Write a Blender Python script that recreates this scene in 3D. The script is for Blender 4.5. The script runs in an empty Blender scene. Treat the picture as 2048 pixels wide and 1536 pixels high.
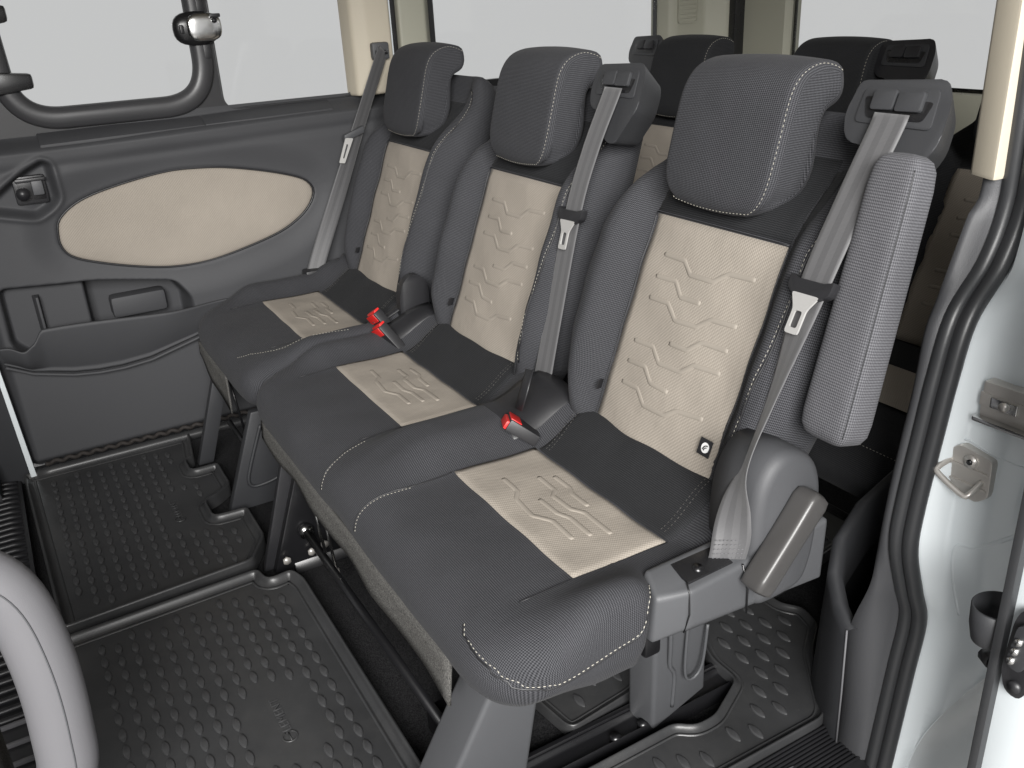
import bpy, bmesh, math, random
import numpy as np
from mathutils import Vector, Matrix
from mathutils.bvhtree import BVHTree
random.seed(4)
S = bpy.context.scene
COL = S.collection
# world axes: x = across the van (0 at the far side panel), y = towards the rear, z = up from the van floor (metres)
# ---------------------------------------------------------------- camera
cam_d = bpy.data.cameras.new('camera'); cam = bpy.data.objects.new('camera', cam_d); COL.objects.link(cam); S.camera = cam
near_ax = Vector((0.50312613, 0.32139196, -0.80222896)); rear_ax = Vector((0.86277808, -0.24026731, 0.44484335)); up_ax = Vector((-0.04978032, -0.91595787, -0.3981747))
right = Vector((near_ax.x, rear_ax.x, up_ax.x)); down = Vector((near_ax.y, rear_ax.y, up_ax.y)); fwd = Vector((near_ax.z, rear_ax.z, up_ax.z))
M3 = Matrix((right, -down, -fwd)).transposed()
cam.matrix_world = Matrix.Translation((2.431, 0.0, 1.1)) @ M3.to_4x4()
cam_d.sensor_fit = 'HORIZONTAL'; cam_d.sensor_width = 36.0; cam_d.lens = 36.0 * 1792.2 / 2048.0
cam_d.clip_start = 0.02; cam_d.clip_end = 200
# ---------------------------------------------------------------- light: soft grey surroundings, daylight through the open door
w = bpy.data.worlds.new('World'); S.world = w; w.use_nodes = True
bg = w.node_tree.nodes['Background']; bg.inputs[0].default_value = (0.585, 0.585, 0.59, 1); bg.inputs[1].default_value = 1.0
def area(name, loc, target, sx, sy, power, col=(1, 1, 1)):
    d = bpy.data.lights.new(name, 'AREA'); d.shape = 'RECTANGLE'; d.size = sx; d.size_y = sy; d.energy = power; d.color = col
    o = bpy.data.objects.new(name, d); COL.objects.link(o); o.location = loc
    o.rotation_euler = (Vector(target) - Vector(loc)).to_track_quat('-Z', 'Y').to_euler(); return o
area('door_daylight', (4.8, -1.15, 2.2), (0.75, 0.6, 0.55), 2.4, 1.6, 470, (1.0, 0.985, 0.965))
S.view_settings.view_transform = 'Standard'; S.view_settings.look = 'None'; S.view_settings.gamma = 1; S.view_settings.exposure = 0.0
S.cycles.use_denoising = True; S.cycles.max_bounces = 8; S.cycles.diffuse_bounces = 4; S.cycles.glossy_bounces = 3; S.cycles.transparent_max_bounces = 12
S.cycles.caustics_reflective = False; S.cycles.caustics_refractive = False
# ---------------------------------------------------------------- materials
MATS = {}
class NT:
    def __init__(s, name):
        s.m = bpy.data.materials.new(name); s.m.use_nodes = True; s.t = s.m.node_tree; s.b = s.t.nodes['Principled BSDF']; MATS[name] = s.m
    def n(s, ty, **kw):
        x = s.t.nodes.new(ty)
        for k, v in kw.items():
            if k.startswith('_'): setattr(x, k[1:], v)
            else: x.inputs[k].default_value = v
        return x
    def l(s, a, b): s.t.links.new(a, b)
    def math(s, op, a, b=None, c=None):
        x = s.t.nodes.new('ShaderNodeMath'); x.operation = op
        for i, v in enumerate((a, b, c)):
            if v is None: continue
            if isinstance(v, (int, float)): x.inputs[i].default_value = v
            else: s.l(v, x.inputs[i])
        return x.outputs[0]
    def mix(s, f, a, b):
        x = s.t.nodes.new('ShaderNodeMix'); x.data_type = 'RGBA'
        for sock, v in ((x.inputs[0], f), (x.inputs[6], a), (x.inputs[7], b)):
            if isinstance(v, (int, float)): sock.default_value = v
            elif isinstance(v, tuple): sock.default_value = (*v, 1)
            else: s.l(v, sock)
        return x.outputs[2]
    def bump(s, h, strength=.3, dist=.001):
        x = s.n('ShaderNodeBump', Strength=strength, Distance=dist); s.l(h, x.inputs['Height']); s.l(x.outputs[0], s.b.inputs['Normal'])
def plain(name, col, rough=.5, metal=0, spec=.5, grain=None, wear=.12, gstr=.25, speck=False):
    t = NT(name); t.b.inputs['Metallic'].default_value = metal; t.b.inputs['Specular IOR Level'].default_value = spec
    tc = t.n('ShaderNodeTexCoord'); nz = t.n('ShaderNodeTexNoise', Scale=7.0, Detail=5.0, Roughness=.62); t.l(tc.outputs['Object'], nz.inputs['Vector'])
    f = t.math('MULTIPLY', nz.outputs[0], wear * 2)
    c2 = tuple(min(1, c * 1.0 + .035 * wear * 4 * (c + .03) / .2) for c in col)
    base = t.mix(f, tuple(c * (1 - wear) for c in col), c2)
    if speck:   # dust, grit and scuffs
        g1 = t.n('ShaderNodeTexNoise', Scale=150.0, Detail=3.0, Roughness=.8); t.l(tc.outputs['Object'], g1.inputs['Vector'])
        r1 = t.n('ShaderNodeMapRange'); t.l(g1.outputs[0], r1.inputs[0]); r1.inputs[1].default_value = .66; r1.inputs[2].default_value = .80; r1.inputs[4].default_value = .5
        g2 = t.n('ShaderNodeTexNoise', Scale=4.0, Detail=8.0, Roughness=.75); t.l(tc.outputs['Object'], g2.inputs['Vector'])
        r2 = t.n('ShaderNodeMapRange'); t.l(g2.outputs[0], r2.inputs[0]); r2.inputs[1].default_value = .48; r2.inputs[2].default_value = .75; r2.inputs[4].default_value = .35
        base = t.mix(r2.outputs[0], base, (.075, .073, .07)); base = t.mix(r1.outputs[0], base, (.12, .118, .112))
    t.l(base, t.b.inputs['Base Color'])
    t.l(t.math('MULTIPLY_ADD', nz.outputs[0], .16, rough - .08), t.b.inputs['Roughness'])
    if grain:
        g = t.n('ShaderNodeTexNoise', Scale=float(grain), Detail=2.0); t.l(tc.outputs['Object'], g.inputs['Vector']); t.bump(g.outputs[0], gstr, .0006)
    return t.m
def fabric(name, dark, light, period, spec=.08, sheen=.03, thr=.1, diag=False, mottled=.15):
    t = NT(name); tc = t.n('ShaderNodeTexCoord'); sp = t.n('ShaderNodeSeparateXYZ'); t.l(tc.outputs['UV'], sp.inputs[0])
    k = 2 * math.pi / period
    if diag:
        a = t.math('MULTIPLY', t.math('ADD', sp.outputs[0], sp.outputs[1]), k * .7); b = t.math('MULTIPLY', t.math('SUBTRACT', sp.outputs[0], sp.outputs[1]), k * .45)
    else:
        a = t.math('MULTIPLY', sp.outputs[0], k); b = t.math('MULTIPLY', sp.outputs[1], k * .75)
    pa = t.math('SINE', a); pb = t.math('SINE', b)
    p = t.math('MULTIPLY_ADD', t.math('ADD', pa, pb), .25, .5)
    sm = t.n('ShaderNodeMapRange'); t.l(p, sm.inputs[0]); sm.inputs[1].default_value = thr; sm.inputs[2].default_value = 1.0; pp = sm.outputs[0]
    nz = t.n('ShaderNodeTexNoise', Scale=9.0, Detail=4.0); t.l(tc.outputs['UV'], nz.inputs['Vector'])
    fz = t.n('ShaderNodeTexNoise', Scale=520.0, Detail=2.0); t.l(tc.outputs['UV'], fz.inputs['Vector'])
    f = t.math('MULTIPLY', pp, t.math('MULTIPLY_ADD', fz.outputs[0], 1.1, .35))
    c = t.mix(f, dark, light)
    hs = t.n('ShaderNodeHueSaturation'); t.l(c, hs.inputs['Color']); t.l(t.math('MULTIPLY_ADD', nz.outputs[0], mottled * 2, 1 - mottled), hs.inputs['Value'])
    t.l(hs.outputs[0], t.b.inputs['Base Color']); t.b.inputs['Roughness'].default_value = .92; t.b.inputs['Specular IOR Level'].default_value = spec
    t.b.inputs['Sheen Weight'].default_value = sheen; t.b.inputs['Sheen Roughness'].default_value = .4
    lo = t.n('ShaderNodeTexNoise', Scale=24.0, Detail=2.0); t.l(tc.outputs['UV'], lo.inputs['Vector'])
    t.bump(t.math('MULTIPLY_ADD', lo.outputs[0], 5.0, t.math('ADD', p, t.math('MULTIPLY', fz.outputs[0], .6))), .5, .0007)
    return t.m
fabric('charcoal_weave', (.014, .0143, .0162), (.086, .087, .094), .0025, thr=.10)
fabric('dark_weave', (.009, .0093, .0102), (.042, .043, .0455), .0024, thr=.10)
fabric('beige_weave', (.245, .219, .187), (.345, .310, .268), .0030, diag=True, mottled=.1)
fabric('armrest_weave', (.042, .042, .046), (.15, .15, .16), .0027, thr=.08)
plain('panel_plastic', (.054, .055, .059), .6, spec=.35, grain=900)
plain('panel_dark', (.03, .031, .034), .5, grain=900)
plain('guide_plastic', (.038, .039, .042), .48, grain=1100, gstr=.35)
plain('trim_mid', (.055, .056, .06), .55, grain=700, gstr=.5)
plain('oval_rubber', (.05, .0506, .0525), .33, wear=.4)
plain('cover_plastic', (.06, .0615, .066), .58, grain=1100, gstr=.4)
plain('grey_plastic', (.075, .077, .082), .5, grain=1100, gstr=.35)
plain('frame_plastic', (.05, .05, .053), .36)
plain('black_plastic', (.018, .018, .02), .42, grain=900)
plain('gloss_black', (.012, .012, .013), .28)
plain('black_steel', (.008, .008, .009), .3, metal=0, spec=.6)
plain('rubber_mat', (.030, .0306, .032), .36, grain=420, wear=.45, gstr=.15, speck=True)
plain('seal_rubber', (.03, .031, .033), .38, grain=700, gstr=.12)
plain('beige_plastic', (.53, .48, .385), .6, grain=900, wear=.05)
plain('sage_plastic', (.36, .355, .29), .6, grain=900, wear=.06)
plain('light_grey_plastic', (.125, .1235, .131), .55, grain=1000, wear=.05)
plain('white_paint', (.66, .705, .725), .16, spec=.5, wear=.04)
plain('steel', (.60, .575, .54), .34, metal=.55)
plain('bright_steel', (.75, .75, .74), .22, metal=1)
plain('tongue_steel', (.72, .71, .69), .38, metal=.55)
plain('red_plastic', (.62, .02, .018), .38, wear=.05)
plain('thread', (.42, .40, .345), .8)
plain('beige_smooth', (.285, .255, .218), .7, grain=1500, wear=.05)
plain('white_print', (.85, .85, .85), .6)
plain('lever_plastic', (.055, .053, .052), .34, grain=900, gstr=.12)
plain('brown_fabric', (.022, .018, .016), .8)
def felt(name, a, b, sc):
    t = NT(name); tc = t.n('ShaderNodeTexCoord'); nz = t.n('ShaderNodeTexNoise', Scale=float(sc), Detail=4.0, Roughness=.7); t.l(tc.outputs['Object'], nz.inputs['Vector'])
    r = t.n('ShaderNodeMapRange'); t.l(nz.outputs[0], r.inputs[0]); r.inputs[1].default_value = .38; r.inputs[2].default_value = .64
    t.l(t.mix(r.outputs[0], a, b), t.b.inputs['Base Color']); t.b.inputs['Roughness'].default_value = 1; t.b.inputs['Specular IOR Level'].default_value = .1
    t.bump(nz.outputs[0], .8, .003)
felt('felt', (.04, .0395, .038), (.15, .146, .138), 480); felt('carpet', (.006, .006, .007), (.03, .03, .031), 420)
def webbing():
    t = NT('webbing'); tc = t.n('ShaderNodeTexCoord'); sp = t.n('ShaderNodeSeparateXYZ'); t.l(tc.outputs['UV'], sp.inputs[0])
    u = sp.outputs[0]
    a = t.math('PINGPONG', t.math('MULTIPLY', u, 1 / .047 * 2.5), .5)   # longitudinal ribs
    st = t.math('GREATER_THAN', a, .25)
    fine = t.math('SINE', t.math('MULTIPLY', sp.outputs[1], 2 * math.pi / .0016))
    f = t.math('MULTIPLY_ADD', st, .5, t.math('MULTIPLY_ADD', fine, .12, .2))
    t.l(t.mix(f, (.066, .0655, .068), (.10, .099, .102)), t.b.inputs['Base Color']); t.b.inputs['Roughness'].default_value = .55; t.b.inputs['Sheen Weight'].default_value = .2
    t.bump(t.math('MULTIPLY_ADD', fine, .3, st), .3, .0006)
webbing()
def glass():
    t = NT('window_glass'); nt = t.t; nt.nodes.remove(t.b); out = nt.nodes['Material Output']
    tr = t.n('ShaderNodeBsdfTransparent'); tr.inputs[0].default_value = (.97, .975, .97, 1); gl = t.n('ShaderNodeBsdfGlossy', Roughness=.03); fr = t.n('ShaderNodeFresnel', IOR=1.25)
    mx = t.n('ShaderNodeMixShader'); t.l(fr.outputs[0], mx.inputs[0]); t.l(tr.outputs[0], mx.inputs[1]); t.l(gl.outputs[0], mx.inputs[2]); t.l(mx.outputs[0], out.inputs[0])
glass()
# ---------------------------------------------------------------- mesh helpers
def empty(name, loc=(0, 0, 0), label=None, cat=None, group=None):
    o = bpy.data.objects.new(name, None); COL.objects.link(o); o.location = loc; o.empty_display_size = .1
    return tag(o, label, cat, group)
def tag(o, label=None, cat=None, group=None, kind=None):
    if label: o['label'] = label
    if cat: o['category'] = cat
    if group: o['group'] = group
    if kind: o['kind'] = kind
    return o
def root_loc(p):
    v = Vector((0, 0, 0))
    while p is not None: v += p.location; p = p.parent
    return v
def link(name, me, mat, parent=None, smooth=True):
    o = bpy.data.objects.new(name, me); COL.objects.link(o); me.materials.clear(); me.materials.append(MATS[mat])
    if smooth:
        me.polygons.foreach_set('use_smooth', [True] * len(me.polygons))
    if parent is not None:
        o.parent = parent; o.location = -root_loc(parent)
    return o
def mesh(name, V, F, mat, parent=None, smooth=True):
    me = bpy.data.meshes.new(name); me.from_pydata([tuple(map(float, v)) for v in V], [], F); me.validate(); me.update()
    return link(name, me, mat, parent, smooth)
def grid(name, P, mat, parent=None, ci=False, cj=False, caps=False, flip=False, smooth=True, uv=None):
    P = np.asarray(P, float); ni, nj = P.shape[:2]
    F = []; UVI = []
    dj = np.r_[0, np.cumsum(np.linalg.norm(np.diff(P[ni // 2], axis=0), axis=1))]; di = np.r_[0, np.cumsum(np.linalg.norm(np.diff(P[:, nj // 2], axis=0), axis=1))]
    dj = np.r_[dj, dj[-1] + np.linalg.norm(P[ni // 2, 0] - P[ni // 2, -1])]; di = np.r_[di, di[-1] + .01]
    for i in range(ni if ci else ni - 1):
        for j in range(nj if cj else nj - 1):
            q = [(i, j), (i + 1, j), (i + 1, j + 1), (i, j + 1)]
            if flip: q = q[::-1]
            F.append([(a % ni) * nj + (b % nj) for a, b in q]); UVI.append(q)
    n0 = len(F)
    if caps:
        a = list(range(nj)); b = [(ni - 1) * nj + k for k in range(nj)]
        F.append(a if not flip else a[::-1]); F.append(b[::-1] if not flip else b)
        cp = P.reshape(-1, 3); ex = np.ptp(cp[a], axis=0); ax2 = np.sort(np.argsort(ex)[1:])
    me = bpy.data.meshes.new(name); me.from_pydata(P.reshape(-1, 3).tolist(), [], F); me.update()
    lay = me.uv_layers.new(name='UVMap'); arr = np.zeros((len(me.loops), 2)); k = 0
    for q in UVI:
        for a, b in q:
            arr[k] = (uv[a % ni][b % nj] if uv is not None else (dj[b], di[a])); k += 1
    if caps:
        for f in F[n0:]:
            for vi in f: arr[k] = cp[vi][ax2]; k += 1
    lay.data.foreach_set('uv', arr.ravel())
    return link(name, me, mat, parent, smooth)
def sst(a, b, x):
    t = np.clip((np.asarray(x, float) - a) / (b - a), 0, 1); return t * t * (3 - 2 * t)
def smooth_path(pts, n=None, closed=False, step=None):
    p = np.asarray(pts, float); N = len(p)
    idx = range(N) if closed else range(N - 1); out = []
    for i in idx:
        if closed: a, b, c, d = p[i - 1], p[i], p[(i + 1) % N], p[(i + 2) % N]
        else: a, b, c, d = p[max(i - 1, 0)], p[i], p[i + 1], p[min(i + 2, N - 1)]
        for t in np.linspace(0, 1, 12, endpoint=False):
            out.append(.5 * ((2 * b) + (-a + c) * t + (2 * a - 5 * b + 4 * c - d) * t * t + (-a + 3 * b - 3 * c + d) * t ** 3))
    if not closed: out.append(p[-1])
    out = np.array(out)
    if closed: out = np.vstack([out, out[:1]])
    return resample(out, n, step, closed)
def resample(out, n=None, step=None, closed=False):
    out = np.asarray(out, float)
    L = np.r_[0, np.cumsum(np.linalg.norm(np.diff(out, axis=0), axis=1))]
    if n is None: n = max(2, int(L[-1] / step) + 1)
    t = np.linspace(0, L[-1], n + (1 if closed else 0))
    r = np.array([np.interp(t, L, out[:, k]) for k in range(out.shape[1])]).T
    return r[:-1] if closed else r
def round_poly(pts, r, n=5):
    p = np.asarray(pts, float); out = []; N = len(p); rr = r if hasattr(r, '__len__') else [r] * N
    for i in range(N):
        a, b, c = p[i - 1], p[i], p[(i + 1) % N]; u = a - b; v = c - b; lu, lv = np.linalg.norm(u), np.linalg.norm(v); u /= lu; v /= lv
        d = min(rr[i], lu * .49, lv * .49)
        for t in np.linspace(0, 1, n): out.append((1 - t) ** 2 * (b + u * d) + 2 * t * (1 - t) * b + t * t * (b + v * d))
    return np.array(out)
def tube(name, path, r, mat, parent=None, n=8, closed=False, squash=None, up=None):
    p = np.asarray(path, float); N = len(p); rings = []
    T = np.gradient(p, axis=0) if not closed else (np.roll(p, -1, 0) - np.roll(p, 1, 0))
    T /= np.linalg.norm(T, axis=1)[:, None] + 1e-12
    u = np.array(up if up is not None else ((0, 0, 1) if abs(T[0][2]) < .9 else (1, 0, 0)), float)
    rr = r if hasattr(r, '__len__') else [r] * N
    for i in range(N):
        a = u - T[i] * np.dot(u, T[i]); a /= np.linalg.norm(a) + 1e-12
        if up is None: u = a
        b = np.cross(T[i], a); sq = squash or (1, 1)
        rings.append([p[i] + rr[i] * (a * math.cos(th) * sq[0] + b * math.sin(th) * sq[1]) for th in np.linspace(0, 2 * math.pi, n, endpoint=False)])
    return grid(name, rings, mat, parent, ci=closed, cj=True, caps=not closed, flip=True)
def bm_obj(name, bm, mat, parent=None, smooth=True, bevel=0, seg=2):
    if bevel: bmesh.ops.bevel(bm, geom=list(bm.edges), offset=bevel, segments=seg, profile=.6, affect='EDGES', clamp_overlap=True)
    bmesh.ops.recalc_face_normals(bm, faces=bm.faces)
    me = bpy.data.meshes.new(name); bm.to_mesh(me); bm.free()
    o = link(name, me, mat, parent, smooth)
    if smooth: me.set_sharp_from_angle(angle=math.radians(38))
    return o
def box(name, lo, hi, mat, parent=None, bevel=.004, seg=2):
    bm = bmesh.new(); bmesh.ops.create_cube(bm, size=1)
    for v in bm.verts: v.co = Vector([lo[k] + (v.co[k] + .5) * (hi[k] - lo[k]) for k in range(3)])
    return bm_obj(name, bm, mat, parent, bevel=min(bevel, .45 * min(abs(hi[k] - lo[k]) for k in range(3))), seg=seg)
def hexa(name, bot, top, mat, parent=None, bevel=.006, seg=2):   # two quads -> bevelled solid
    bm = bmesh.new(); a = [bm.verts.new(p) for p in bot]; b = [bm.verts.new(p) for p in top]; n = len(a)
    bm.faces.new(a[::-1]); bm.faces.new(b)
    for i in range(n): bm.faces.new((a[i], a[(i + 1) % n], b[(i + 1) % n], b[i]))
    return bm_obj(name, bm, mat, parent, bevel=bevel, seg=seg)
AX = {'x': lambda a, b, d: (d, a, b), 'y': lambda a, b, d: (a, d, b), 'z': lambda a, b, d: (a, b, d)}
def prism(name, poly, axis, d0, d1, mat, parent=None, bevel=.003, seg=2, fn=None):   # outline in a plane, extruded along its axis
    f = fn or AX[axis]; return hexa(name, [f(a, b, d0) for a, b in poly], [f(a, b, d1) for a, b in poly], mat, parent, bevel, seg)
def plate(name, outer, holes, fn, d0, d1, mat, parent=None):     # flat sheet with openings
    cu = bpy.data.curves.new(name, 'CURVE'); cu.dimensions = '2D'; cu.fill_mode = 'BOTH'; cu.extrude = .5
    for ring in [outer] + list(holes):
        sp = cu.splines.new('POLY'); sp.points.add(len(ring) - 1); sp.use_cyclic_u = True
        for q, (a, b) in zip(sp.points, ring): q.co = (a, b, 0, 1)
    t = bpy.data.objects.new('t', cu); COL.objects.link(t); dg = bpy.context.evaluated_depsgraph_get(); dg.update()
    me = bpy.data.meshes.new_from_object(t.evaluated_get(dg)); bpy.data.objects.remove(t); bpy.data.curves.remove(cu)
    for v in me.vertices: v.co = fn(v.co.x, v.co.y, d0 + (v.co.z + .5) * (d1 - d0))
    bm = bmesh.new(); bm.from_mesh(me); bpy.data.meshes.remove(me); bmesh.ops.remove_doubles(bm, verts=bm.verts, dist=1e-5)
    return bm_obj(name, bm, mat, parent)
def poly_sd(poly, A, B):   # signed distance to a polygon, negative inside
    p = np.asarray(poly, float); D = np.full(A.shape, 9.); ins = np.zeros(A.shape, bool)
    for i in range(len(p)):
        a, b = p[i - 1], p[i]; ex, ey = b - a; t = np.clip(((A - a[0]) * ex + (B - a[1]) * ey) / (ex * ex + ey * ey + 1e-12), 0, 1)
        D = np.minimum(D, np.hypot(A - a[0] - t * ex, B - a[1] - t * ey))
        cr = ((a[1] > B) != (b[1] > B)) & (A < (b[0] - a[0]) * (B - a[1]) / (b[1] - a[1] + 1e-12) + a[0]); ins ^= cr
    return np.where(ins, -D, D)
def bvh(o):
    me = o.data; off = root_loc(o); return BVHTree.FromPolygons([v.co + off for v in me.vertices], [p.vertices for p in me.polygons])
def snap(path, tree, off=.0012):
    out = []
    for p in path:
        q, n, _, _ = tree.find_nearest(Vector(p))
        d = Vector(p) - q
        if n.dot(Vector((2.4, 0, 1.1)) - q) < 0: n = -n
        out.append(np.array(q + n * off))
    return np.array(out)
def stitches(name, path, parent, dash=.0045, gap=.003, r=.0005, mat='thread'):
    p = resample(path, step=.001); n = max(2, int(dash / .001)); g = int((dash + gap) / .001); V = []; F = []
    for i in range(0, len(p) - n, g):
        a, b = p[i], p[i + n]; t = b - a; L = np.linalg.norm(t)
        if L < 1e-5: continue
        t /= L; s = np.cross(t, (0.3, .5, .8)); s /= np.linalg.norm(s); q = np.cross(t, s); k = len(V)
        for c, rr in ((a, .35), ((a * .7 + b * .3), 1), ((a * .3 + b * .7), 1), (b, .35)):
            V += [c + rr * r * (s * math.cos(th) + q * math.sin(th)) for th in (0, 1.57, 3.14, 4.71)]
        for m in range(3):
            for e in range(4): F.append((k + m * 4 + e, k + m * 4 + (e + 1) % 4, k + m * 4 + 4 + (e + 1) % 4, k + m * 4 + 4 + e))
        F += [(k + 3, k + 2, k + 1, k), (k + 12, k + 13, k + 14, k + 15)]
    o = mesh(name, V, F, mat, parent); return o
def lens_mesh(name, a, b, h, n=14):   # pointed oval bump, flat top
    V = []; F = []
    def ring(s, z):
        for i in range(n):
            th = 2 * math.pi * i / n; V.append((a * s * math.cos(th), b * s * math.sin(th) * abs(math.sin(th)) ** .35, z))
    ring(1, -.001); ring(.94, h * .7); ring(.8, h)
    for r in range(2):
        for i in range(n): F.append((r * n + i, r * n + (i + 1) % n, (r + 1) * n + (i + 1) % n, (r + 1) * n + i))
    F.append(tuple(range(2 * n, 3 * n)))
    me = bpy.data.meshes.new(name); me.from_pydata(V, [], F); me.update(); return me
# ================================================================ setting
floor = mesh('floor', [(-.12, -1.6, -.02), (1.79, -1.6, -.02), (1.79, 2.6, -.02), (-.12, 2.6, -.02)], [(0, 1, 2, 3)], 'carpet', smooth=False); tag(floor, kind='structure')
t = NT('asphalt'); tc = t.n('ShaderNodeTexCoord'); nz = t.n('ShaderNodeTexNoise', Scale=90.0, Detail=6.0, Roughness=.8); t.l(tc.outputs['Object'], nz.inputs['Vector'])
r = t.n('ShaderNodeMapRange'); t.l(nz.outputs[0], r.inputs[0]); r.inputs[1].default_value = .35; r.inputs[2].default_value = .65
t.l(t.mix(r.outputs[0], (.10, .10, .10), (.55, .54, .53)), t.b.inputs['Base Color']); t.b.inputs['Roughness'].default_value = .95; t.bump(nz.outputs[0], .8, .01)
ground = mesh('ground', [(-6, -8, -.52), (9, -8, -.52), (9, 8, -.52), (-6, 8, -.52)], [(0, 1, 2, 3)], 'asphalt', smooth=False); tag(ground, kind='structure')
# floor rails (painted steel channels the seats bolt to)
for x0 in (.725, 1.5):
    prism('floor_rail', [(x0, -.018), (x0 + .012, .004), (x0 + .02, -.004), (x0 + .045, -.006), (x0 + .053, .006), (x0 + .062, -.018)], 'y', .36, 1.0, 'black_steel', floor, bevel=.0025)
for (x, y, z) in ((1.545, .645, .0), (1.545, .70, .0)):
    tube('bolt', [(x, y, z - .01), (x, y, z + .006)], .009, 'black_steel', floor, n=6)
prism('floor_rail_edge', [(1.496, -.004), (1.5, .0055), (1.508, .0055), (1.512, -.004)], 'y', .36, .99, 'bright_steel', floor, bevel=.001).data.materials[0] = MATS['black_steel']
# ================================================================ floor mats
OVAL = lens_mesh('raised_oval', .0172, .0068, .0028)
def inset(out, d):
    t = np.roll(out, -1, 0) - np.roll(out, 1, 0); t /= np.linalg.norm(t, axis=1)[:, None] + 1e-9
    area2 = np.sum(out[:, 0] * np.roll(out[:, 1], -1) - np.roll(out[:, 0], -1) * out[:, 1])
    n = np.stack([-t[:, 1], t[:, 0]], 1) * (1 if area2 > 0 else -1)
    return out + n * d
def mat(label, outline, rad, keep, text=None, rim=.022, rw=.6, rot=0.0, origin=(0, 0), limit=300, dx=.042, sh=.0135, dy=.028):
    c = np.mean(outline, axis=0); root = empty('floor_mat', (c[0], c[1], 0), label, 'floor mat', 'rubber floor mats')
    out = resample(np.vstack([round_poly(outline, rad), round_poly(outline, rad)[:1]]), step=.008)[:-1]
    prof = [(0, -.012), (.001, rim * .8), (.004, rim), (.010, rim), (.014, rim * .75), (.022, .010), (.030, .0065), (.034, .0062), (.037, .0085), (.041, .0085), (.044, .006)]
    prof = [(d * rw, h) for d, h in prof]; rings = [[(p[0], p[1], h) for p in inset(out, d)] for d, h in prof]
    grid('raised_rim', rings, 'rubber_mat', root, cj=True, flip=False)
    sdb = poly_sd(out, np.array([q[0] for q in rings[-1]]), np.array([q[1] for q in rings[-1]])); base = [q for q, d in zip(rings[-1], sdb) if d < -.0425 * rw]; mesh('mat_sheet', [(a, b, .0058) for a, b, _ in base], [tuple(range(len(base)))], 'rubber_mat', root, smooth=False)
    inn = np.array([(a, b) for a, b, _ in base]); lo = inn.min(0); hi = inn.max(0); cand = []
    cr, sr = math.cos(rot), math.sin(rot)
    for i in range(-60, 60):
        for j in range(-60, 60):
            a = dx * j + sh * i; b = dy * i; cand.append((origin[0] + a * cr - b * sr, origin[1] + a * sr + b * cr))
    A = np.array(cand); A = A[(A > lo).all(1) & (A < hi).all(1)]
    sd = poly_sd(inn, A[:, 0], A[:, 1]); A = A[sd < -.020]; A = [p for p in A if keep(*p)]
    A.sort(key=lambda p: (p[0] - 2.43) ** 2 + p[1] ** 2)
    for k, p in enumerate(A[:limit]):
        o = bpy.data.objects.new('raised_oval', OVAL); COL.objects.link(o); o.parent = root; o.location = (p[0] - c[0], p[1] - c[1], .0062); o.rotation_euler.z = rot
    return root
if not OVAL.materials: OVAL.materials.append(MATS['oval_rubber']); OVAL.polygons.foreach_set('use_smooth', [True] * len(OVAL.polygons)); OVAL.set_sharp_from_angle(angle=.6)
def logo(parent, x, y, size, ang=0):
    cu = bpy.data.curves.new('txt', 'FONT'); cu.body = 'LEMENT'; cu.size = size; cu.extrude = .0007; cu.space_character = 1.15
    o = bpy.data.objects.new('t', cu); COL.objects.link(o); dg = bpy.context.evaluated_depsgraph_get(); dg.update()
    me = bpy.data.meshes.new_from_object(o.evaluated_get(dg)); bpy.data.objects.remove(o)
    Rm = Matrix.Translation((x, y, .0066)) @ Matrix.Rotation(math.radians(180 + ang), 4, 'Z')
    for v in me.vertices: v.co = Rm @ v.co
    me.name = 'lettering'; link('lettering', me, 'oval_rubber', parent, smooth=False)
    a = np.linspace(.45, 5.9, 30); R = size * .55
    pts = [(-R * 1.15 + R * math.cos(q), R * .62 + R * math.sin(q), 0) for q in a]
    P = np.array([Rm @ Vector(p) for p in pts]); lg = tube('circle_mark', P, size * .07, 'rubber_mat', parent, n=6)
    bar = np.array([Rm @ Vector(p) for p in ((-R * 1.95, R * .62, 0), (-R * .35, R * .62, 0))]); tube('circle_bar', bar, size * .06, 'rubber_mat', parent, n=6)
m1 = mat('black ribbed-rim rubber floor mat lying against the far side panel', [(.0, -.118), (.005, .305), (.155, .285), (.165, .262), (.235, .262), (.235, .33), (.365, .33), (.405, .285), (.415, .258), (.50, .258), (.505, .335), (.65, .335), (.735, .285), (.755, -.095)], .014,
         lambda x, y: not (.32 < x < .50 and .150 < y < .232), origin=(.06, -.08))
logo(m1, .432, .196, .0215)
m2 = mat('black rubber floor mat between the grey grab handle and the double seat', [(.785, -.11), (.772, .285), (.822, .292), (.815, .345), (.86, .358), (1.62, .355), (1.62, -.11)], .016,
         lambda x, y: not (1.12 < x < 1.32 and .155 < y < .245), origin=(.85, -.036))
logo(m2, 1.244, .208, .0215)
m3 = mat('black rubber floor mat at the door sill beside the rear seat leg', [(1.582, .42), (1.580, .735), (1.603, .760), (1.603, .80), (1.560, .885), (1.50, .885), (1.46, .90), (1.36, .96), (.95, .96), (.95, 1.45), (1.36, 1.45), (1.42, 1.10), (1.455, 1.10), (1.486, 1.125), (1.535, 1.112), (1.58, 1.05), (1.688, .965), (1.703, .94), (1.697, .42)], .014,
         lambda x, y: True, origin=(1.60, .70), rim=.016, rw=.42, rot=math.radians(0), dx=.046, sh=.015, dy=.034, limit=180)
m4 = mat('small rubber mat piece under the double seat between its two plastic legs', [(1.385, .575), (1.50, .59), (1.485, .73), (1.40, .93), (1.1, .93), (1.1, .575)], .02, lambda x, y: True, origin=(1.45, .64), rim=.012, rw=.35, limit=60, dx=.046, sh=.015, dy=.044)
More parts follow.
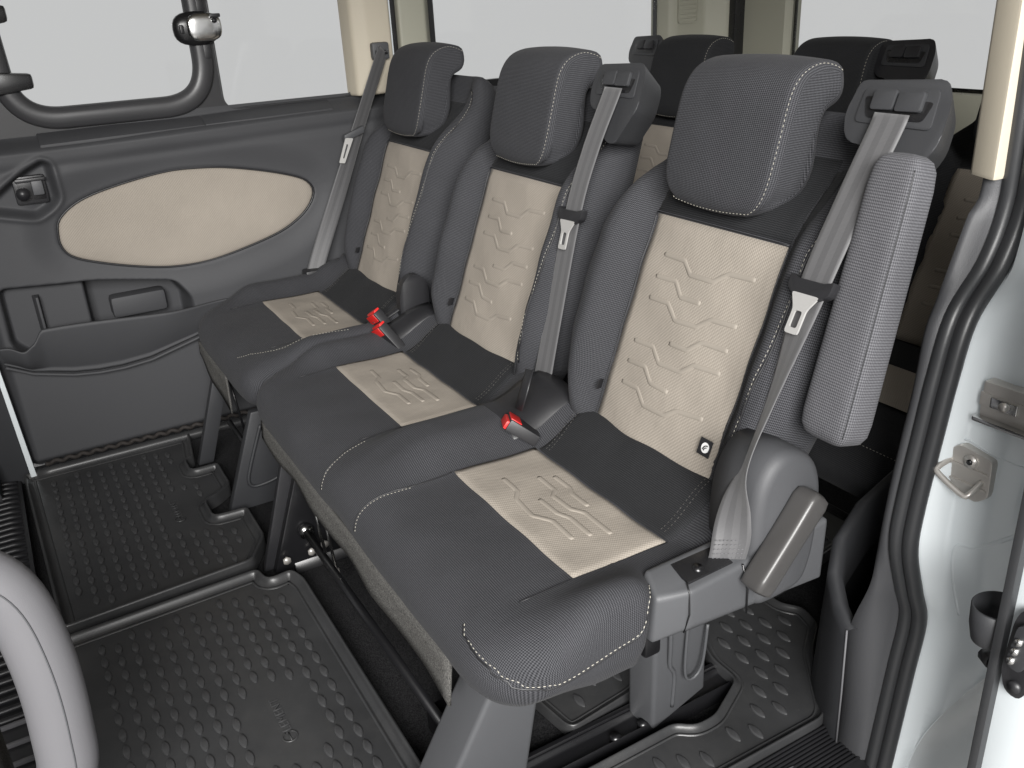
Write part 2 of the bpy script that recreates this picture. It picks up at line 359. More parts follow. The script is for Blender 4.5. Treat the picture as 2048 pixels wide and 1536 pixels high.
# ribbed threshold in front of the mats and ribbed sill plate at the near door
st = empty('entry_step', (.6, -.4, 0), 'black ribbed plastic threshold in front of the rubber mats', 'step')
box('step_base', (-.1, -.9, -.018), (1.75, -.125, .004), 'black_plastic', st)
for k in range(38):
    x = -.08 + k * .028
    tube('rib', [(x, -.135, .003), (x, -.16, .008), (x, -.6, .008)], .006, 'black_plastic', st, n=6)
for k in range(12): box('bright_strip', (.97 + k * .05, -.46, .004), (.976 + k * .05, -.165, .012), 'steel', st, bevel=.001).data.materials[0] = MATS['light_grey_plastic']
sl = empty('sill_plate', (1.71, .7, 0), 'black ribbed sill plate between the rubber mat and the rubber door seal', 'sill')
box('plate_base', (1.69, .2, -.03), (1.80, 1.2, -.002), 'black_plastic', sl, bevel=.006)
for k in range(12): box('rib', (1.706 + k * .0065, .3, -.003), (1.7095 + k * .0065, .95, .0025), 'black_plastic', sl, bevel=.001)
for k, (xx, ww) in enumerate(((1.737, .03), (1.752, .02))):
    tube('wear_mark', [(xx, .80 + k * .01, .0035), (xx + .003, .835 + k * .01, .0035)], .0012, 'light_grey_plastic', sl, n=5)
tube('oval_mark', [(1.755 + .018 * math.cos(a), .80 + .035 * math.sin(a), .003) for a in np.linspace(0, 6.0, 24)], .0012, 'panel_dark', sl, n=5)
# ================================================================ far sliding door: trim, oval insert, latch, bin, windows
door = empty('sliding_door', (0, .45, 0), 'closed sliding door with grey trim, beige oval insert and storage bin', 'van door')
OV = smooth_path([(.107, .617), (.119, .652), (.17, .687), (.256, .711), (.379, .73), (.466, .729), (.541, .72), (.644, .696), (.722, .670), (.750, .650), (.758, .626), (.742, .594), (.706, .562), (.646, .532), (.545, .505), (.447, .488), (.357, .489), (.273, .505), (.183, .532), (.128, .556), (.108, .583)], 120, True)
LA = round_poly([(-.03, .712), (.046, .766), (.108, .797), (.126, .786), (.130, .700), (.108, .678), (.072, .660), (-.03, .688)], .014)
PK = round_poly([(-.058, .36), (-.055, .508), (.16, .489), (.352, .452), (.385, .40), (.385, .30), (.0, .30)], .02)
PK2 = round_poly([(.135, .36), (.135, .486), (.352, .450), (.380, .40), (.380, .30), (.135, .30)], .012)
ys = np.linspace(-.1, 1.035, 300); zs = np.r_[np.linspace(.022, .80, 205), np.linspace(.8005, .872, 30)]
Y, Z = np.meshgrid(ys, zs); so = poly_sd(OV, Y, Z); la = poly_sd(LA, Y, Z); pk = poly_sd(PK, Y, Z); pk2 = poly_sd(PK2, Y, Z)
ztop = .817 + .014 * sst(.1, .9, Y)
X = -.060 * sst(ztop - .004, ztop + .034, Z) - .004 * np.exp(-((Z - (.775 + .02 * Y)) / .012) ** 2)
X += -.014 * (1 - sst(.0, .085, so)) - .004 * (1 - sst(-.004, .004, np.abs(so) - .004)) - .004 * (so < -.004)
X += -.034 * (1 - sst(-.016, .003, la)) + .005 * np.exp(-((la - .006) / .006) ** 2)
X += -.045 * (1 - sst(-.010, .003, pk)) - .075 * (1 - sst(-.008, .002, pk2))
X += -.012 * sst(.33, .29, Z) * (pk > 0) + .006 * sst(.25, .0, np.abs(Y - .45)) * sst(.3, .5, Z)
X += -.02 * sst(.045, .02, Z) - .03 * sst(-.07, -.1, Y) - .02 * sst(.95, 1.03, Y)
grid('trim_panel', np.stack([X, Y, Z], 2), 'panel_plastic', door, flip=True)
# beige oval insert (pillowed) and its dark surround line
rings = []; cen = OV.mean(0)
for k, (s, h) in enumerate(((1.0, -.019), (.992, -.011), (.975, -.0085), (.93, -.0065), (.8, -.004), (.6, -.0025), (.35, -.0015), (.05, -.001))):
    q = inset(OV, 0) if k == 0 else cen + (OV - cen) * s; rings.append([(h, a, b) for a, b in q])
rings = rings[:-1] + [[(-.001, *(cen + (q - cen) * .002)) for q in OV]]; uvp = [[(p[1], p[2]) for p in rg] for rg in rings]
grid('fabric_insert', rings, 'beige_weave', door, cj=True, flip=True, uv=uvp)
tube('insert_edge', [(-.0125, a, b) for a, b in inset(OV, -.0015)], .0028, 'black_plastic', door, n=6, closed=True)
# latch recess
lt = box('latch_plate', (-.036, .036, .694), (-.020, .108, .762), 'black_plastic', door, bevel=.008)
box('latch_pocket', (-.021, .046, .704), (-.0195, .102, .754), 'gloss_black', lt, bevel=.0005)
box('latch_hook', (-.0195, .075, .716), (-.006, .100, .750), 'grey_plastic', lt, bevel=.004)
tube('latch_roller', [(-.018, .053, .722), (-.002, .053, .722)], .015, 'black_plastic', lt, n=14)
box('latch_lip', (-.022, .042, .748), (-.008, .108, .757), 'black_plastic', lt, bevel=.003)
# storage bin
by = np.linspace(-.085, .47, 90)
def zt(y): return -.016 * np.exp(-((np.asarray(y) + .036) / .02) ** 2) + .376 + .028 * sst(-.012, .016, y) - .022 * sst(.02, .40, y)
def zb(y): return np.interp(y, [-.085, -.03, .062, .12, .178, .25, .371, .47], [.322, .292, .266, .258, .256, .262, .293, .325])
rows = []
for k, (f, xx) in enumerate(((0, -.006), (0, .004), (.03, .010), (.06, .012), (.09, .008), (.14, .012), (.5, .032), (.93, .047), (.985, .0475), (1.0, .045), (1.0, .040), (.98, .037), (.6, .025), (.2, .0))):
    xo = np.full_like(by, xx) + .010 * np.exp(-((by + .036) / .024) ** 2) * (f > .1) - (.03 * sst(.3, .47, by) if f > .1 else 0) * (xx > .02)
    rows.append(np.stack([xo, by, zb(by) + (zt(by) - zb(by)) * f], 1))
grid('storage_bin', rows, 'panel_plastic', door, flip=True)
tube('bin_trim_line', [(.016, y, float(zb(y)) - .004) for y in by], .0042, 'panel_plastic', door, n=8)
box('bin_pad', (-.125, .19, .36), (-.07, .33, .418), 'panel_plastic', door, bevel=.012)
prism('bin_divider', [(-.05, .012), (-.012, .02), (-.012, .026), (-.05, .03)], 'z', .355, .47, 'panel_plastic', door, bevel=.002)
# white painted door edge; dark front wall panel fills the view beside it
hexa('painted_edge', [(-.03, -.100, .0), (.012, -.100, .0), (.012, -.086, .0), (-.03, -.086, .0)], [(-.03, -.112, .36), (.006, -.112, .36), (.006, -.101, .36), (-.03, -.101, .36)], 'white_paint', door, bevel=.002)
box('front_wall_panel', (-.05, -.70, -.01), (-.004, -.100, .84), 'panel_dark', door, bevel=.01)
# foot trim along the floor
tube('foot_trim', [(.004, y, .012) for y in np.linspace(-.085, 1.0, 30)], .014, 'rubber_mat', door, n=8)
tube('rope_trim', np.array([(-.012 + .003 * math.sin(y * 190), y, .030 + .003 * math.cos(y * 190)) for y in np.linspace(-.06, .95, 260)]), .006, 'brown_fabric', door, n=6)
# sill and window surround
hexa('sill_plate', [(-.062, .115, .838), (-.010, .115, .816), (-.010, .50, .822), (-.062, .50, .843)], [(-.062, .115, .853), (-.010, .115, .8285), (-.010, .50, .8345), (-.062, .50, .858)], 'panel_plastic', door, bevel=.002)
hexa('sill_plate', [(-.062, .502, .842), (-.010, .502, .822), (-.010, .845, .828), (-.062, .845, .848)], [(-.062, .502, .858), (-.010, .502, .835), (-.010, .845, .841), (-.062, .845, .864)], 'panel_plastic', door, bevel=.002)
fx = lambda a, b, d: (d, a, b)
P1 = round_poly([(.075, .895), (.535, .895), (.535, 1.45), (.075, 1.45)], .05, 8); P2 = round_poly([(.567, .862), (.925, .862), (.925, 1.45), (.567, 1.45)], .035, 8)
plate('window_surround', [(-.12, .835), (.95, .835), (.95, 1.5), (-.12, 1.5)], [P1, P2], fx, -.075, -.058, 'black_plastic', door)
# opening-pane frame: rounded plastic ring
ring = resample(np.vstack([round_poly([(.078, .886), (.528, .886), (.528, 1.42), (.060, 1.42)], .11, 20)] * 2)[:81], 160, None, True)
prof = [(-.030, 0), (-.029, .010), (-.024, .018), (-.010, .023), (.006, .022), (.015, .018), (.020, .010), (.022, 0)]
grid('pane_frame', [[(-.058 + h, a, b) for a, b in inset(ring, d)] for d, h in prof], 'grey_plastic', door, cj=True).data.materials[0] = MATS['frame_plastic']
g1 = plate('window_glass', inset(ring, .0), [], fx, -.056, -.0535, 'window_glass', door)
g2 = plate('window_glass', round_poly([(.56, .855), (.935, .855), (.935, 1.46), (.56, 1.46)], .04, 6), [], fx, -.070, -.0675, 'window_glass', door)
tube('glass_bead', [(-.060, a, b) for a, b in P2], .003, 'seal_rubber', door, n=6, closed=True, up=(1, 0, 0))
# catch on the post
def blob(name, c, rx, ry, rz, mat, parent, n=2.4, m=14):
    P = []
    for i in np.linspace(-math.pi / 2, math.pi / 2, m):
        row = []
        for j in np.linspace(0, 2 * math.pi, 24, endpoint=False):
            e = 2 / n; f = lambda v: math.copysign(abs(v) ** e, v); row.append((c[0] + rx * f(math.sin(i)), c[1] + ry * f(math.cos(i)) * f(math.cos(j)), c[2] + rz * f(math.cos(i)) * f(math.sin(j))))
        P.append(row)
    return grid(name, P, mat, parent, cj=True, flip=False)
ct = blob('window_catch', (-.035, .525, 1.062), .020, .056, .040, 'gloss_black', door, 2.6)
blob('catch_lever', (-.016, .542, 1.064), .010, .042, .033, 'bright_steel', ct, 3.0)
box('catch_pivot', (-.012, .556, 1.085), (.0, .582, 1.094), 'black_plastic', ct, bevel=.003); box('catch_pivot', (-.03, .482, 1.052), (-.01, .492, 1.072), 'black_plastic', ct, bevel=.003)
tube('catch_screw', [(-.012, .566, 1.078), (-.001, .566, 1.078)], .006, 'black_plastic', ct, n=10)
for (z0, z1) in ((1.098, 1.13), (.99, 1.024)): box('catch_clip', (-.045, .535, z0), (-.034, .553, z1), 'black_plastic', door, bevel=.003)
hexa('window_hinge', [(-.04, .02, .942), (-.015, .02, .942), (-.015, .135, .955), (-.04, .135, .955)], [(-.04, .02, 1.0), (-.015, .02, 1.0), (-.015, .135, .988), (-.04, .135, .988)], 'gloss_black', door, bevel=.008)
hexa('window_hinge', [(-.04, .02, 1.085), (-.015, .02, 1.085), (-.015, .115, 1.10), (-.04, .115, 1.10)], [(-.04, .02, 1.14), (-.015, .02, 1.14), (-.015, .115, 1.135), (-.04, .115, 1.135)], 'gloss_black', door, bevel=.008)
# pillar trim on the door's rear edge
hexa('pillar_trim', [(-.075, .912, .862), (-.02, .925, .862), (-.004, .962, .866), (-.004, 1.035, .866), (-.075, 1.035, .866)], [(-.075, .912, 1.5), (-.02, .925, 1.5), (-.004, .955, 1.5), (-.004, 1.035, 1.5), (-.075, 1.035, 1.5)], 'beige_plastic', door, bevel=.010, seg=3)
# ================================================================ van body shell
van = empty('van_body', (.9, 1.4, 0), 'white van body shell with grey interior trim, beige pillars and rubber door seal', 'van')
box('door_gap_seal', (-.09, 1.036, .0), (-.02, 1.058, 1.5), 'gloss_black', van, bevel=.004); box('painted_gap', (-.05, 1.0355, .86), (-.012, 1.040, 1.5), 'white_paint', van, bevel=.001)
hexa('pillar_trim', [(-.09, 1.06, .84), (-.004, 1.06, .84), (-.004, 1.14, .84), (-.05, 1.172, .84), (-.09, 1.172, .84)], [(-.09, 1.06, 1.5), (-.004, 1.06, 1.5), (-.004, 1.14, 1.5), (-.05, 1.172, 1.5), (-.09, 1.172, 1.5)], 'sage_plastic', van, bevel=.008, seg=3)
ysr = np.linspace(1.06, 2.24, 40); zsr = np.r_[np.linspace(0, .80, 20), .82, .84, .85]; Yr, Zr = np.meshgrid(ysr, zsr)
grid('quarter_trim', np.stack([-.05 * sst(.80, .85, Zr), Yr, Zr], 2), 'panel_plastic', van, flip=True)
PW = round_poly([(1.19, .87), (1.99, .87), (1.99, 1.46), (1.19, 1.46)], .05, 8)
plate('quarter_window_surround', [(1.15, .84), (2.26, .84), (2.26, 1.5), (1.15, 1.5)], [PW], fx, -.075, -.055, 'gloss_black', van)
plate('window_glass', round_poly([(1.18, .86), (2.0, .86), (2.0, 1.47), (1.18, 1.47)], .05, 6), [], fx, -.070, -.0675, 'window_glass', van)
# rear corner pillar with louvred vent
prism('corner_pillar', [(-.052, 1.99), (-.01, 2.005), (.0, 2.03), (.004, 2.14), (.05, 2.20), (.05, 2.24), (-.10, 2.24), (-.10, 2.0)], 'z', .80, 1.5, 'sage_plastic', van, bevel=.008)
vt = plate('vent_frame', round_poly([(2.03, .985), (2.115, .985), (2.115, 1.35), (2.03, 1.35)], .012, 4), [round_poly([(2.037, .992), (2.108, .992), (2.108, 1.345), (2.037, 1.345)], .008, 4)], fx, -.004, .006, 'sage_plastic', van)
for k in range(14): box('slat', (-.003, 2.037, 1.0 + k * .0135), (.0045, 2.108, 1.0055 + k * .0135), 'sage_plastic', vt, bevel=.0015)
box('pillar_seal', (.045, 2.205, .6), (.078, 2.25, 1.5), 'gloss_black', van, bevel=.008)
# rear door with window
rd = empty('rear_door', (.85, 2.28, 0), 'rear door with pale green trim round a large clear window', 'van door')
fy = lambda a, b, d: (a, d, b)
plate('door_trim', [(.06, .0), (1.86, .0), (1.86, 1.5), (.06, 1.5)], [round_poly([(.25, .80), (1.70, .80), (1.70, 1.46), (.25, 1.46)], .05, 6)], fy, 2.25, 2.32, 'sage_plastic', rd)
plate('window_glass', [(.24, .79), (1.71, .79), (1.71, 1.47), (.24, 1.47)], [], fy, 2.285, 2.288, 'window_glass', rd)
plate('glass_border', [(.235, .785), (1.715, .785), (1.715, 1.475), (.235, 1.475)], [round_poly([(.26, .81), (1.69, .81), (1.69, 1.45), (.26, 1.45)], .05, 6)], fy, 2.292, 2.296, 'gloss_black', rd)
box('front_light_block', (-.12, -1.46, -.02), (1.80, -1.40, 1.50), 'trim_mid', van, bevel=.01)  # unseen front wall, added to block ambient light from ahead
box('side_light_block', (1.76, -1.40, .0), (1.80, -.65, 1.50), 'trim_mid', van, bevel=.01)  # unseen near-side wall, added to cut ambient light ahead of the door
# unseen roof lining, extended forward to shade the whole cabin
box('roof_lining', (-.12, -1.4, 1.50), (1.80, 2.4, 1.54), 'beige_plastic', van, bevel=.01)
# ================================================================ seats
TA = math.atan(.39); SI, CO = math.sin(TA), math.cos(TA)
class Frame:
    def __init__(s, c, dy=0, dz=0, kl=1.0): s.c, s.dy, s.dz, s.kl = c, dy, dz, kl
    def bk(s, u, q, o): return (s.c + u, .795 + s.dy + q * SI - o * CO, .445 + s.dz + q * CO + o * SI)
def WL(s): return np.interp(s, [-.06, -.02, .05, .12, .2, .3, .38, .45, .5, .535], [.175, .198, .226, .243, .250, .243, .214, .170, .125, .09])
def WR(s): return np.interp(s, [-.06, -.02, .05, .12, .2, .3, .4, .48, .535], [.18, .205, .235, .248, .252, .250, .243, .232, .205])
CUR = [0.0]   # per-seat phase of the upholstery's unevenness
def FO(u, s):
    b = np.abs(u); rec = -.050 * sst(.33, .5, s); B = .046 * (1 - .55 * sst(.3, .5, s)) * (.55 + .45 * sst(-.06, .06, s))
    wob = .0011 * np.sin(23 * u + 17 * s + CUR[0]) * np.sin(13 * u - 31 * s + 2 * CUR[0]) + .0008 * np.sin(61 * s + 40 * u + CUR[0])
    return wob + rec + B * sst(.139, .198, b) + .006 * np.clip(1 - (u / .14) ** 2, 0, 1)
def make_back(fr, root, mat='charcoal_weave', fine=True, col=None):
    rows = []; n = 47 if fine else 25; a = np.linspace(-1, 1, n)
    caps = [(-.058, .45), (-.055, .7), (-.045, .88), (-.03, .96)]; top = [(.47, 1), (.495, .985), (.515, .93), (.527, .82), (.534, .62), (.537, .35)]
    ss = caps + [(s, 1) for s in np.linspace(-.01, .455, 34 if fine else 14)] + top
    for s, k in ss:
        W = np.where(a < 0, WL(s) * fr.kl, WR(s)); x = a * W; F = FO(x, s); e = np.clip((np.abs(a) - .70) / .30, 0, 1)
        o = F - (F + .05) * (1 - np.sqrt(np.clip(1 - e ** 2.2, 0, 1)))
        ab = a[::-1][1:-1]; Wb = np.where(ab < 0, WL(s) * fr.kl, WR(s)); ob = -.05 - .075 * (1 - np.abs(ab) ** 4) ** .5
        X = np.r_[x, ab * Wb * .985]; O = np.r_[o, ob]; kx = .86 + .14 * k; O = -.05 + (O + .05) * k
        rows.append([fr.bk(X[i] * kx, s, O[i]) for i in range(len(X))])
    return grid('backrest', rows, mat, root, cj=True, caps=True, flip=False)
def patch(name, fr, u0, u1, s0, s1, off, mat, parent, nu=22, ns=26, tuck=.006):
    rows = []
    SS = np.r_[s0, np.linspace(s0 + .0015, s1 - .0015, ns - 2), s1]; UU = np.r_[u0, np.linspace(u0 + .0015, u1 - .0015, nu - 2), u1]
    for j, s in enumerate(SS):
        row = []
        for i, u in enumerate(UU):
            ed = min(i, nu - 1 - i, j, ns - 1 - j); o = off - (tuck if ed == 0 else tuck * .15 if ed == 1 else 0)
            row.append(fr.bk(u, s, float(FO(u, s)) + o))
        rows.append(row)
    return grid(name, rows, mat, parent)
CHEV = [[(-.093, .283), (-.041, .282), (-.019, .264), (.031, .265), (.056, .283), (.107, .286)], [(-.095, .246), (-.047, .248), (-.025, .227), (.021, .229)], [(-.096, .211), (-.047, .212), (-.02, .191), (.027, .194), (.052, .212), (.102, .215)],
        [(-.101, .137), (-.052, .139), (-.027, .119), (.024, .121), (.046, .139), (.099, .143)], [(-.018, .155), (.024, .156), (.047, .175), (.1, .178)], [(-.102, .102), (-.054, .105), (-.029, .085), (.013, .084)], [(-.101, .066), (-.056, .067), (-.031, .047), (.02, .049), (.042, .064), (.096, .071)]]
CCH = [[(-.11, .588), (-.062, .586), (-.043, .573), (.011, .569), (.041, .585), (.095, .584)], [(-.084, .638), (-.034, .637), (-.019, .624), (.028, .625), (.048, .637), (.115, .636)], [(-.072, .66), (-.029, .661), (-.011, .653), (.035, .652)], [(-.023, .602), (.027, .602), (.048, .611), (.103, .61)]]
def ribbon3(name, P, N, w, h, mat, parent):   # raised flat bead along a path lying on a surface
    P = np.asarray(P); T = np.gradient(P, axis=0); T /= np.linalg.norm(T, axis=1)[:, None]; rows = []
    for i, (p, t, n) in enumerate(zip(P, T, N)):
        k = .35 if i in (0, len(P) - 1) else 1; s = np.cross(n, t); s /= np.linalg.norm(s); rows.append([p + s * w * a * (.5 + .5 * k) + n * h * (b if b < 0 else b * k) for a, b in ((-1, -.5), (-.8, .6), (-.35, 1), (.35, 1), (.8, .6), (1, -.5))])
    return grid(name, rows, mat, parent, caps=True)
NB = np.array((0, -CO, SI))
def emboss_back(fr, ins, fine=True):
    for line in CHEV:
        p = resample(line, step=.004) if fine else np.array(line)
        P = [fr.bk(u, s, float(FO(u, s)) + .0014) for u, s in p]; ribbon3('embossed_line', P, [NB] * len(P), .0045, .0012, 'beige_smooth', ins)
HP = smooth_path([(.900, .797), (.892, .812), (.893, .835), (.905, .885), (.922, .945), (.936, .975), (.955, .992), (.985, 1.0), (1.012, .998), (1.029, .988), (1.031, .962), (1.022, .944), (1.008, .937), (.996, .930), (.990, .912), (.984, .86), (.968, .815), (.942, .797)], 60, True)
def make_head(fr, root, mat='charcoal_weave', fine=True):
    y, z = HP[:, 0], HP[:, 1]
    W = .113 - .004 * sst(.95, 1.0, z) - .05 * (1 - np.sqrt(np.clip(1 - (np.clip(.862 - z, 0, .066) / .068) ** 2, 0, 1)))
    c = HP.mean(0); t = np.roll(HP, -1, 0) - np.roll(HP, 1, 0); t /= np.linalg.norm(t, axis=1)[:, None]; nrm = np.stack([-t[:, 1], t[:, 0]], 1)
    if np.mean(np.sum(nrm * (HP - c), 1)) > 0: nrm = -nrm
    r = .014; sec = []
    for ph in np.linspace(math.pi / 2, 0, 7): sec.append((-1, r * math.sin(ph), r * (1 - math.cos(ph))))
    for q in np.linspace(-.88, .88, 13): sec.append((q, None, 0))
    for ph in np.linspace(0, math.pi / 2, 7): sec.append((1, r * math.sin(ph), r * (1 - math.cos(ph))))
    rows = []
    for a, ex, ins in sec:
        q = HP + nrm * ins; bulge = 0 if ex is not None else .004 * (1 - a * a)
        x = .008 + (a * (W - r) if ex is None else a * (W - r + ex)); q = q - nrm * bulge
        rows.append([(fr.c + x[i], fr.dy + q[i, 0], fr.dz + q[i, 1]) for i in range(len(HP))])
    h = grid('headrest', rows, mat, root, cj=True, caps=True, flip=True)
    if fine:
        tr = bvh(h)
        pts = smooth_path([(.119, 1.025, .985), (.119, .99, 1.0), (.117, .955, .99), (.117, .93, .965), (.118, .91, .90), (.116, .895, .845), (.105, .89, .815), (.085, .888, .800), (.04, .888, .794), (-.04, .888, .794), (-.085, .888, .800)], 120)
        P = snap([(fr.c + a - .0, fr.dy + b, fr.dz + d) for a, b, d in pts], tr, .0008); stitches('stitching', P, h)
        for u in (-.055, .055): tube('headrest_post', [(fr.c + u, fr.dy + .99, fr.dz + .90), (fr.c + u, fr.dy + 1.0, fr.dz + .955)], .006, 'bright_steel', h, n=10)
    return h
def guide(fr, root, u, s, mat='guide_plastic', fine=True):
    out = round_poly([(-.064, .040), (.060, .046), (.072, .020), (.074, -.028), (.040, -.092), (.008, -.088), (-.022, -.040), (-.058, -.036), (-.070, -.005)], .012, 4)
    f = lambda a, b, d: fr.bk(u + a * (1 + 3.0 * d) + d * .25, s + b * (1 + 3.0 * d) - abs(d) * .12, d + .035)
    g = prism('belt_guide', out, None, -.068, 0, mat, root, bevel=.007, seg=3, fn=f)
    pl = round_poly([(-.050, .030), (.054, .034), (.058, -.014), (-.052, -.012)], .008, 4)
    prism('slot_frame', pl, None, 0, .0022, 'guide_plastic' if fine else 'panel_dark', g, bevel=.0008, fn=lambda a, b, d: fr.bk(u + a, s + b, d + .0351))
    prism('slot_shade', round_poly([(-.046, .020), (-.036, -.006), (.044, -.006), (.052, .018)], .006, 4), None, 0, .001, 'gloss_black', g, bevel=.0003, fn=lambda a, b, d: fr.bk(u + a, s + b, d + .0372))  # thin black plate on the face, painted as the dark inside of the opening
    for a0, a1 in ((-.030, .002), (.005, .040)):
        prism('slot_cover', round_poly([(a0, .027), (a1, .029), (a1, .004), (a0, .003)], .004, 3), None, 0, .007, mat, g, bevel=.002, fn=lambda a, b, d: fr.bk(u + a, s + b, d + .0375))
    return g
# ---- cushion surface
def make_cushion(root, cs, x0, x1, rcl, rcr, notch=False):
    YF, YB = .362, .80
    out = resample(np.vstack([round_poly([(x0, YB), (x0, YF), (x1, YF)] + ([(x1, .585), (x1 - .048, .618), (x1 - .048, YB)] if notch else [(x1, YB)]), [.01, rcl * 1.25, rcr * 1.25] + ([.015, .02, .01] if notch else [.01]), 14)] + [[(x0 + .01, YB)]]), step=.010)[:-1]
    def ztop(x, y):
        z = .386 + .055 * float(sst(.688, .80, y)) + .003 * math.sin((y - .36) * 9)
        d = min(abs(x - c) for c in cs); rg = float(sst(.165, .262, d)); h = .040 * (.22 + .78 * float(sst(.39, .54, y))) * (1 - .55 * float(sst(.72, .80, y)))
        return z + h * rg + .0013 * math.sin(19 * x + 23 * y) * math.sin(31 * x - 17 * y + 1) + .0006 * math.sin(57 * x + 2) * math.sin(43 * y) 
    DR = ([0, .004, .014, .030, .050, .075, .105, .13], [.058, .042, .027, .0155, .0075, .003, .0008, 0])
    med = np.stack([np.clip(out[:, 0], x0 + .24, x1 - .24), np.full(len(out), .60)], 1)
    front = 1 - sst(.42, .52, out[:, 1]); back = sst(.77, .80, out[:, 1]) * ((out[:, 0] > x0 + .02) & (out[:, 0] < x1 - .02))
    rows = []; uvs = []
    for dx, dz in ((.035, -.112), (.016, -.106), (.006, -.092), (.001, -.075)):
        q = inset(out, dx); row = []; ur = []
        for k in range(len(out)):
            ze = ztop(*out[k]) - .055 * front[k] - .034 * (1 - front[k]); zz = ztop(*out[k]) + dz
            if front[k] < 1: zz = front[k] * zz + (1 - front[k]) * (.274 + (ze - .274) * (1 - (-dz - .055) / .057 if dz > -.11 else 0))
            wd = ze - zz; row.append((q[k, 0], q[k, 1], zz)); sd = 1 if out[k, 0] > (x0 + x1) / 2 else -1; wd += .044 * front[k] + .03 * (1 - front[k]); ur.append((out[k, 0] + sd * wd * (1 - front[k]), out[k, 1] - wd * front[k]))
        rows.append(row); uvs.append(ur)
    for t in (0, .012, .03, .055, .085, .12, .16, .21, .27, .34, .42, .5, .6, .7, .8, .9, 1):
        p = out + (med - out) * t; d = -poly_sd(out, p[:, 0], p[:, 1]) if t else np.zeros(len(out)); row = []
        df = np.interp(d, *DR); ds_ = .034 * (1 - np.sqrt(np.clip(1 - (np.clip(.055 - d, 0, .055) / .055) ** 2, 0, 1)))
        dr = (front * df + (1 - front) * ds_) * (1 - back)
        rows.append([(p[k, 0], p[k, 1], ztop(*p[k]) - dr[k]) for k in range(len(out))]); uvs.append([(p[k, 0] + dr[k] * (1 - front[k]) * (1 if p[k, 0] > (x0 + x1) / 2 else -1), p[k, 1] - .8 * dr[k] * front[k]) for k in range(len(out))])
    o = grid('cushion', rows, 'charcoal_weave', root, cj=True, uv=uvs)
    return o, ztop
def cpatch(name, zf, x0, x1, y0, y1, off, mat, parent, nx=24, ny=16, tuck=.005):
    rows = []
    YY = np.r_[y0, np.linspace(y0 + .0015, y1 - .0015, ny - 2), y1]; XX = np.r_[x0, np.linspace(x0 + .0015, x1 - .0015, nx - 2), x1]
    for j, y in enumerate(YY):
        row = []
        for i, x in enumerate(XX):
            ed = min(i, nx - 1 - i, j, ny - 1 - j); row.append((x, y, zf(x, y) + off - (tuck if ed == 0 else .15 * tuck if ed == 1 else 0)))
        rows.append(row)
    return grid(name, rows, mat, parent)
def dress_cushion(root, cush, zf, c):
    ci = cpatch('cushion_insert', zf, c - .177, c + .172, .533, .690, .0036, 'beige_weave', cush, nx=36, ny=22, tuck=.012)
    for line in CCH:
        p = resample(line, step=.004); P = [(c + a, b, zf(c + a, b) + .0042) for a, b in p]
        ribbon3('embossed_line', P, [np.array((0, 0, 1.))] * len(P), .0042, .0010, 'beige_smooth', ci)
    cpatch('cushion_rear_pad', zf, c - .172, c + .172, .692, .80, .0028, 'dark_weave', cush, nx=36, tuck=.010)
    for u in (-.155, .150):
        for d in (-.004, .004): stitches('stitching', [(c + u + d + .25 * (y - .70) * (-1 if u < 0 else -.4), y, zf(c + u, y) + .0034) for y in np.linspace(.70, .795, 12)], cush, dash=.004, gap=.003, r=.0006, mat='felt')
    for a, b in (((c - .178, .45), (c - .178, .69)), ((c + .173, .45), (c + .173, .69))): tube('seam', [(a[0], y, zf(a[0], y) + .0004) for y in np.linspace(a[1], b[1], 14)], .0008, 'black_plastic', cush, n=5)
    for sg in (-1, 1):   # seam curling over the nose
        x = c + .178 * sg; pts = [(x, .53, zf(x, .53)), (x + .001, .48, zf(x, .48)), (x + .006 * sg, .43, .40), (x + .016 * sg, .395, .385), (x + .022 * sg, .37, .36), (x + .022 * sg, .36, .33)]
        yield smooth_path(pts, 40)
def dress_back(fr, root, back, stitch=True):
    bi = patch('backrest_insert', fr, -.141, .141, -.020, .343, .0016, 'beige_weave', back); emboss_back(fr, bi)
    patch('backrest_yoke', fr, -.145, .145, .345, .475, .0012, 'dark_weave', back, ns=12)
    patch('bolster_inner', fr, .143, .178, -.02, .46, .0010, 'dark_weave', back, nu=7); 
    tr = bvh(back)
    if stitch:
        pts = smooth_path([(.15, .505), (.185, .500), (.208, .47), (.215, .40), (.214, .30), (.206, .20), (.196, .13), (.19, .07), (.186, .0)], 90)
        stitches('stitching', snap([fr.bk(u, s, float(FO(u, s)) + .01) for u, s in pts], tr, .0008), back)
        tube('seam', snap([fr.bk(u + .004, s, float(FO(u, s)) + .01) for u, s in pts], tr, .0), .0016, 'black_plastic', back, n=5)
    for u in (-.1425, .1425): tube('seam', [fr.bk(u, s, float(FO(u, s)) + .0012) for s in np.linspace(-.02, .345, 34)], .0012, 'black_plastic', back, n=5)
    tube('seam', [fr.bk(u, .344, float(FO(u, .344)) + .001) for u in np.linspace(-.141, .141, 14)], .0012, 'black_plastic', back, n=5)
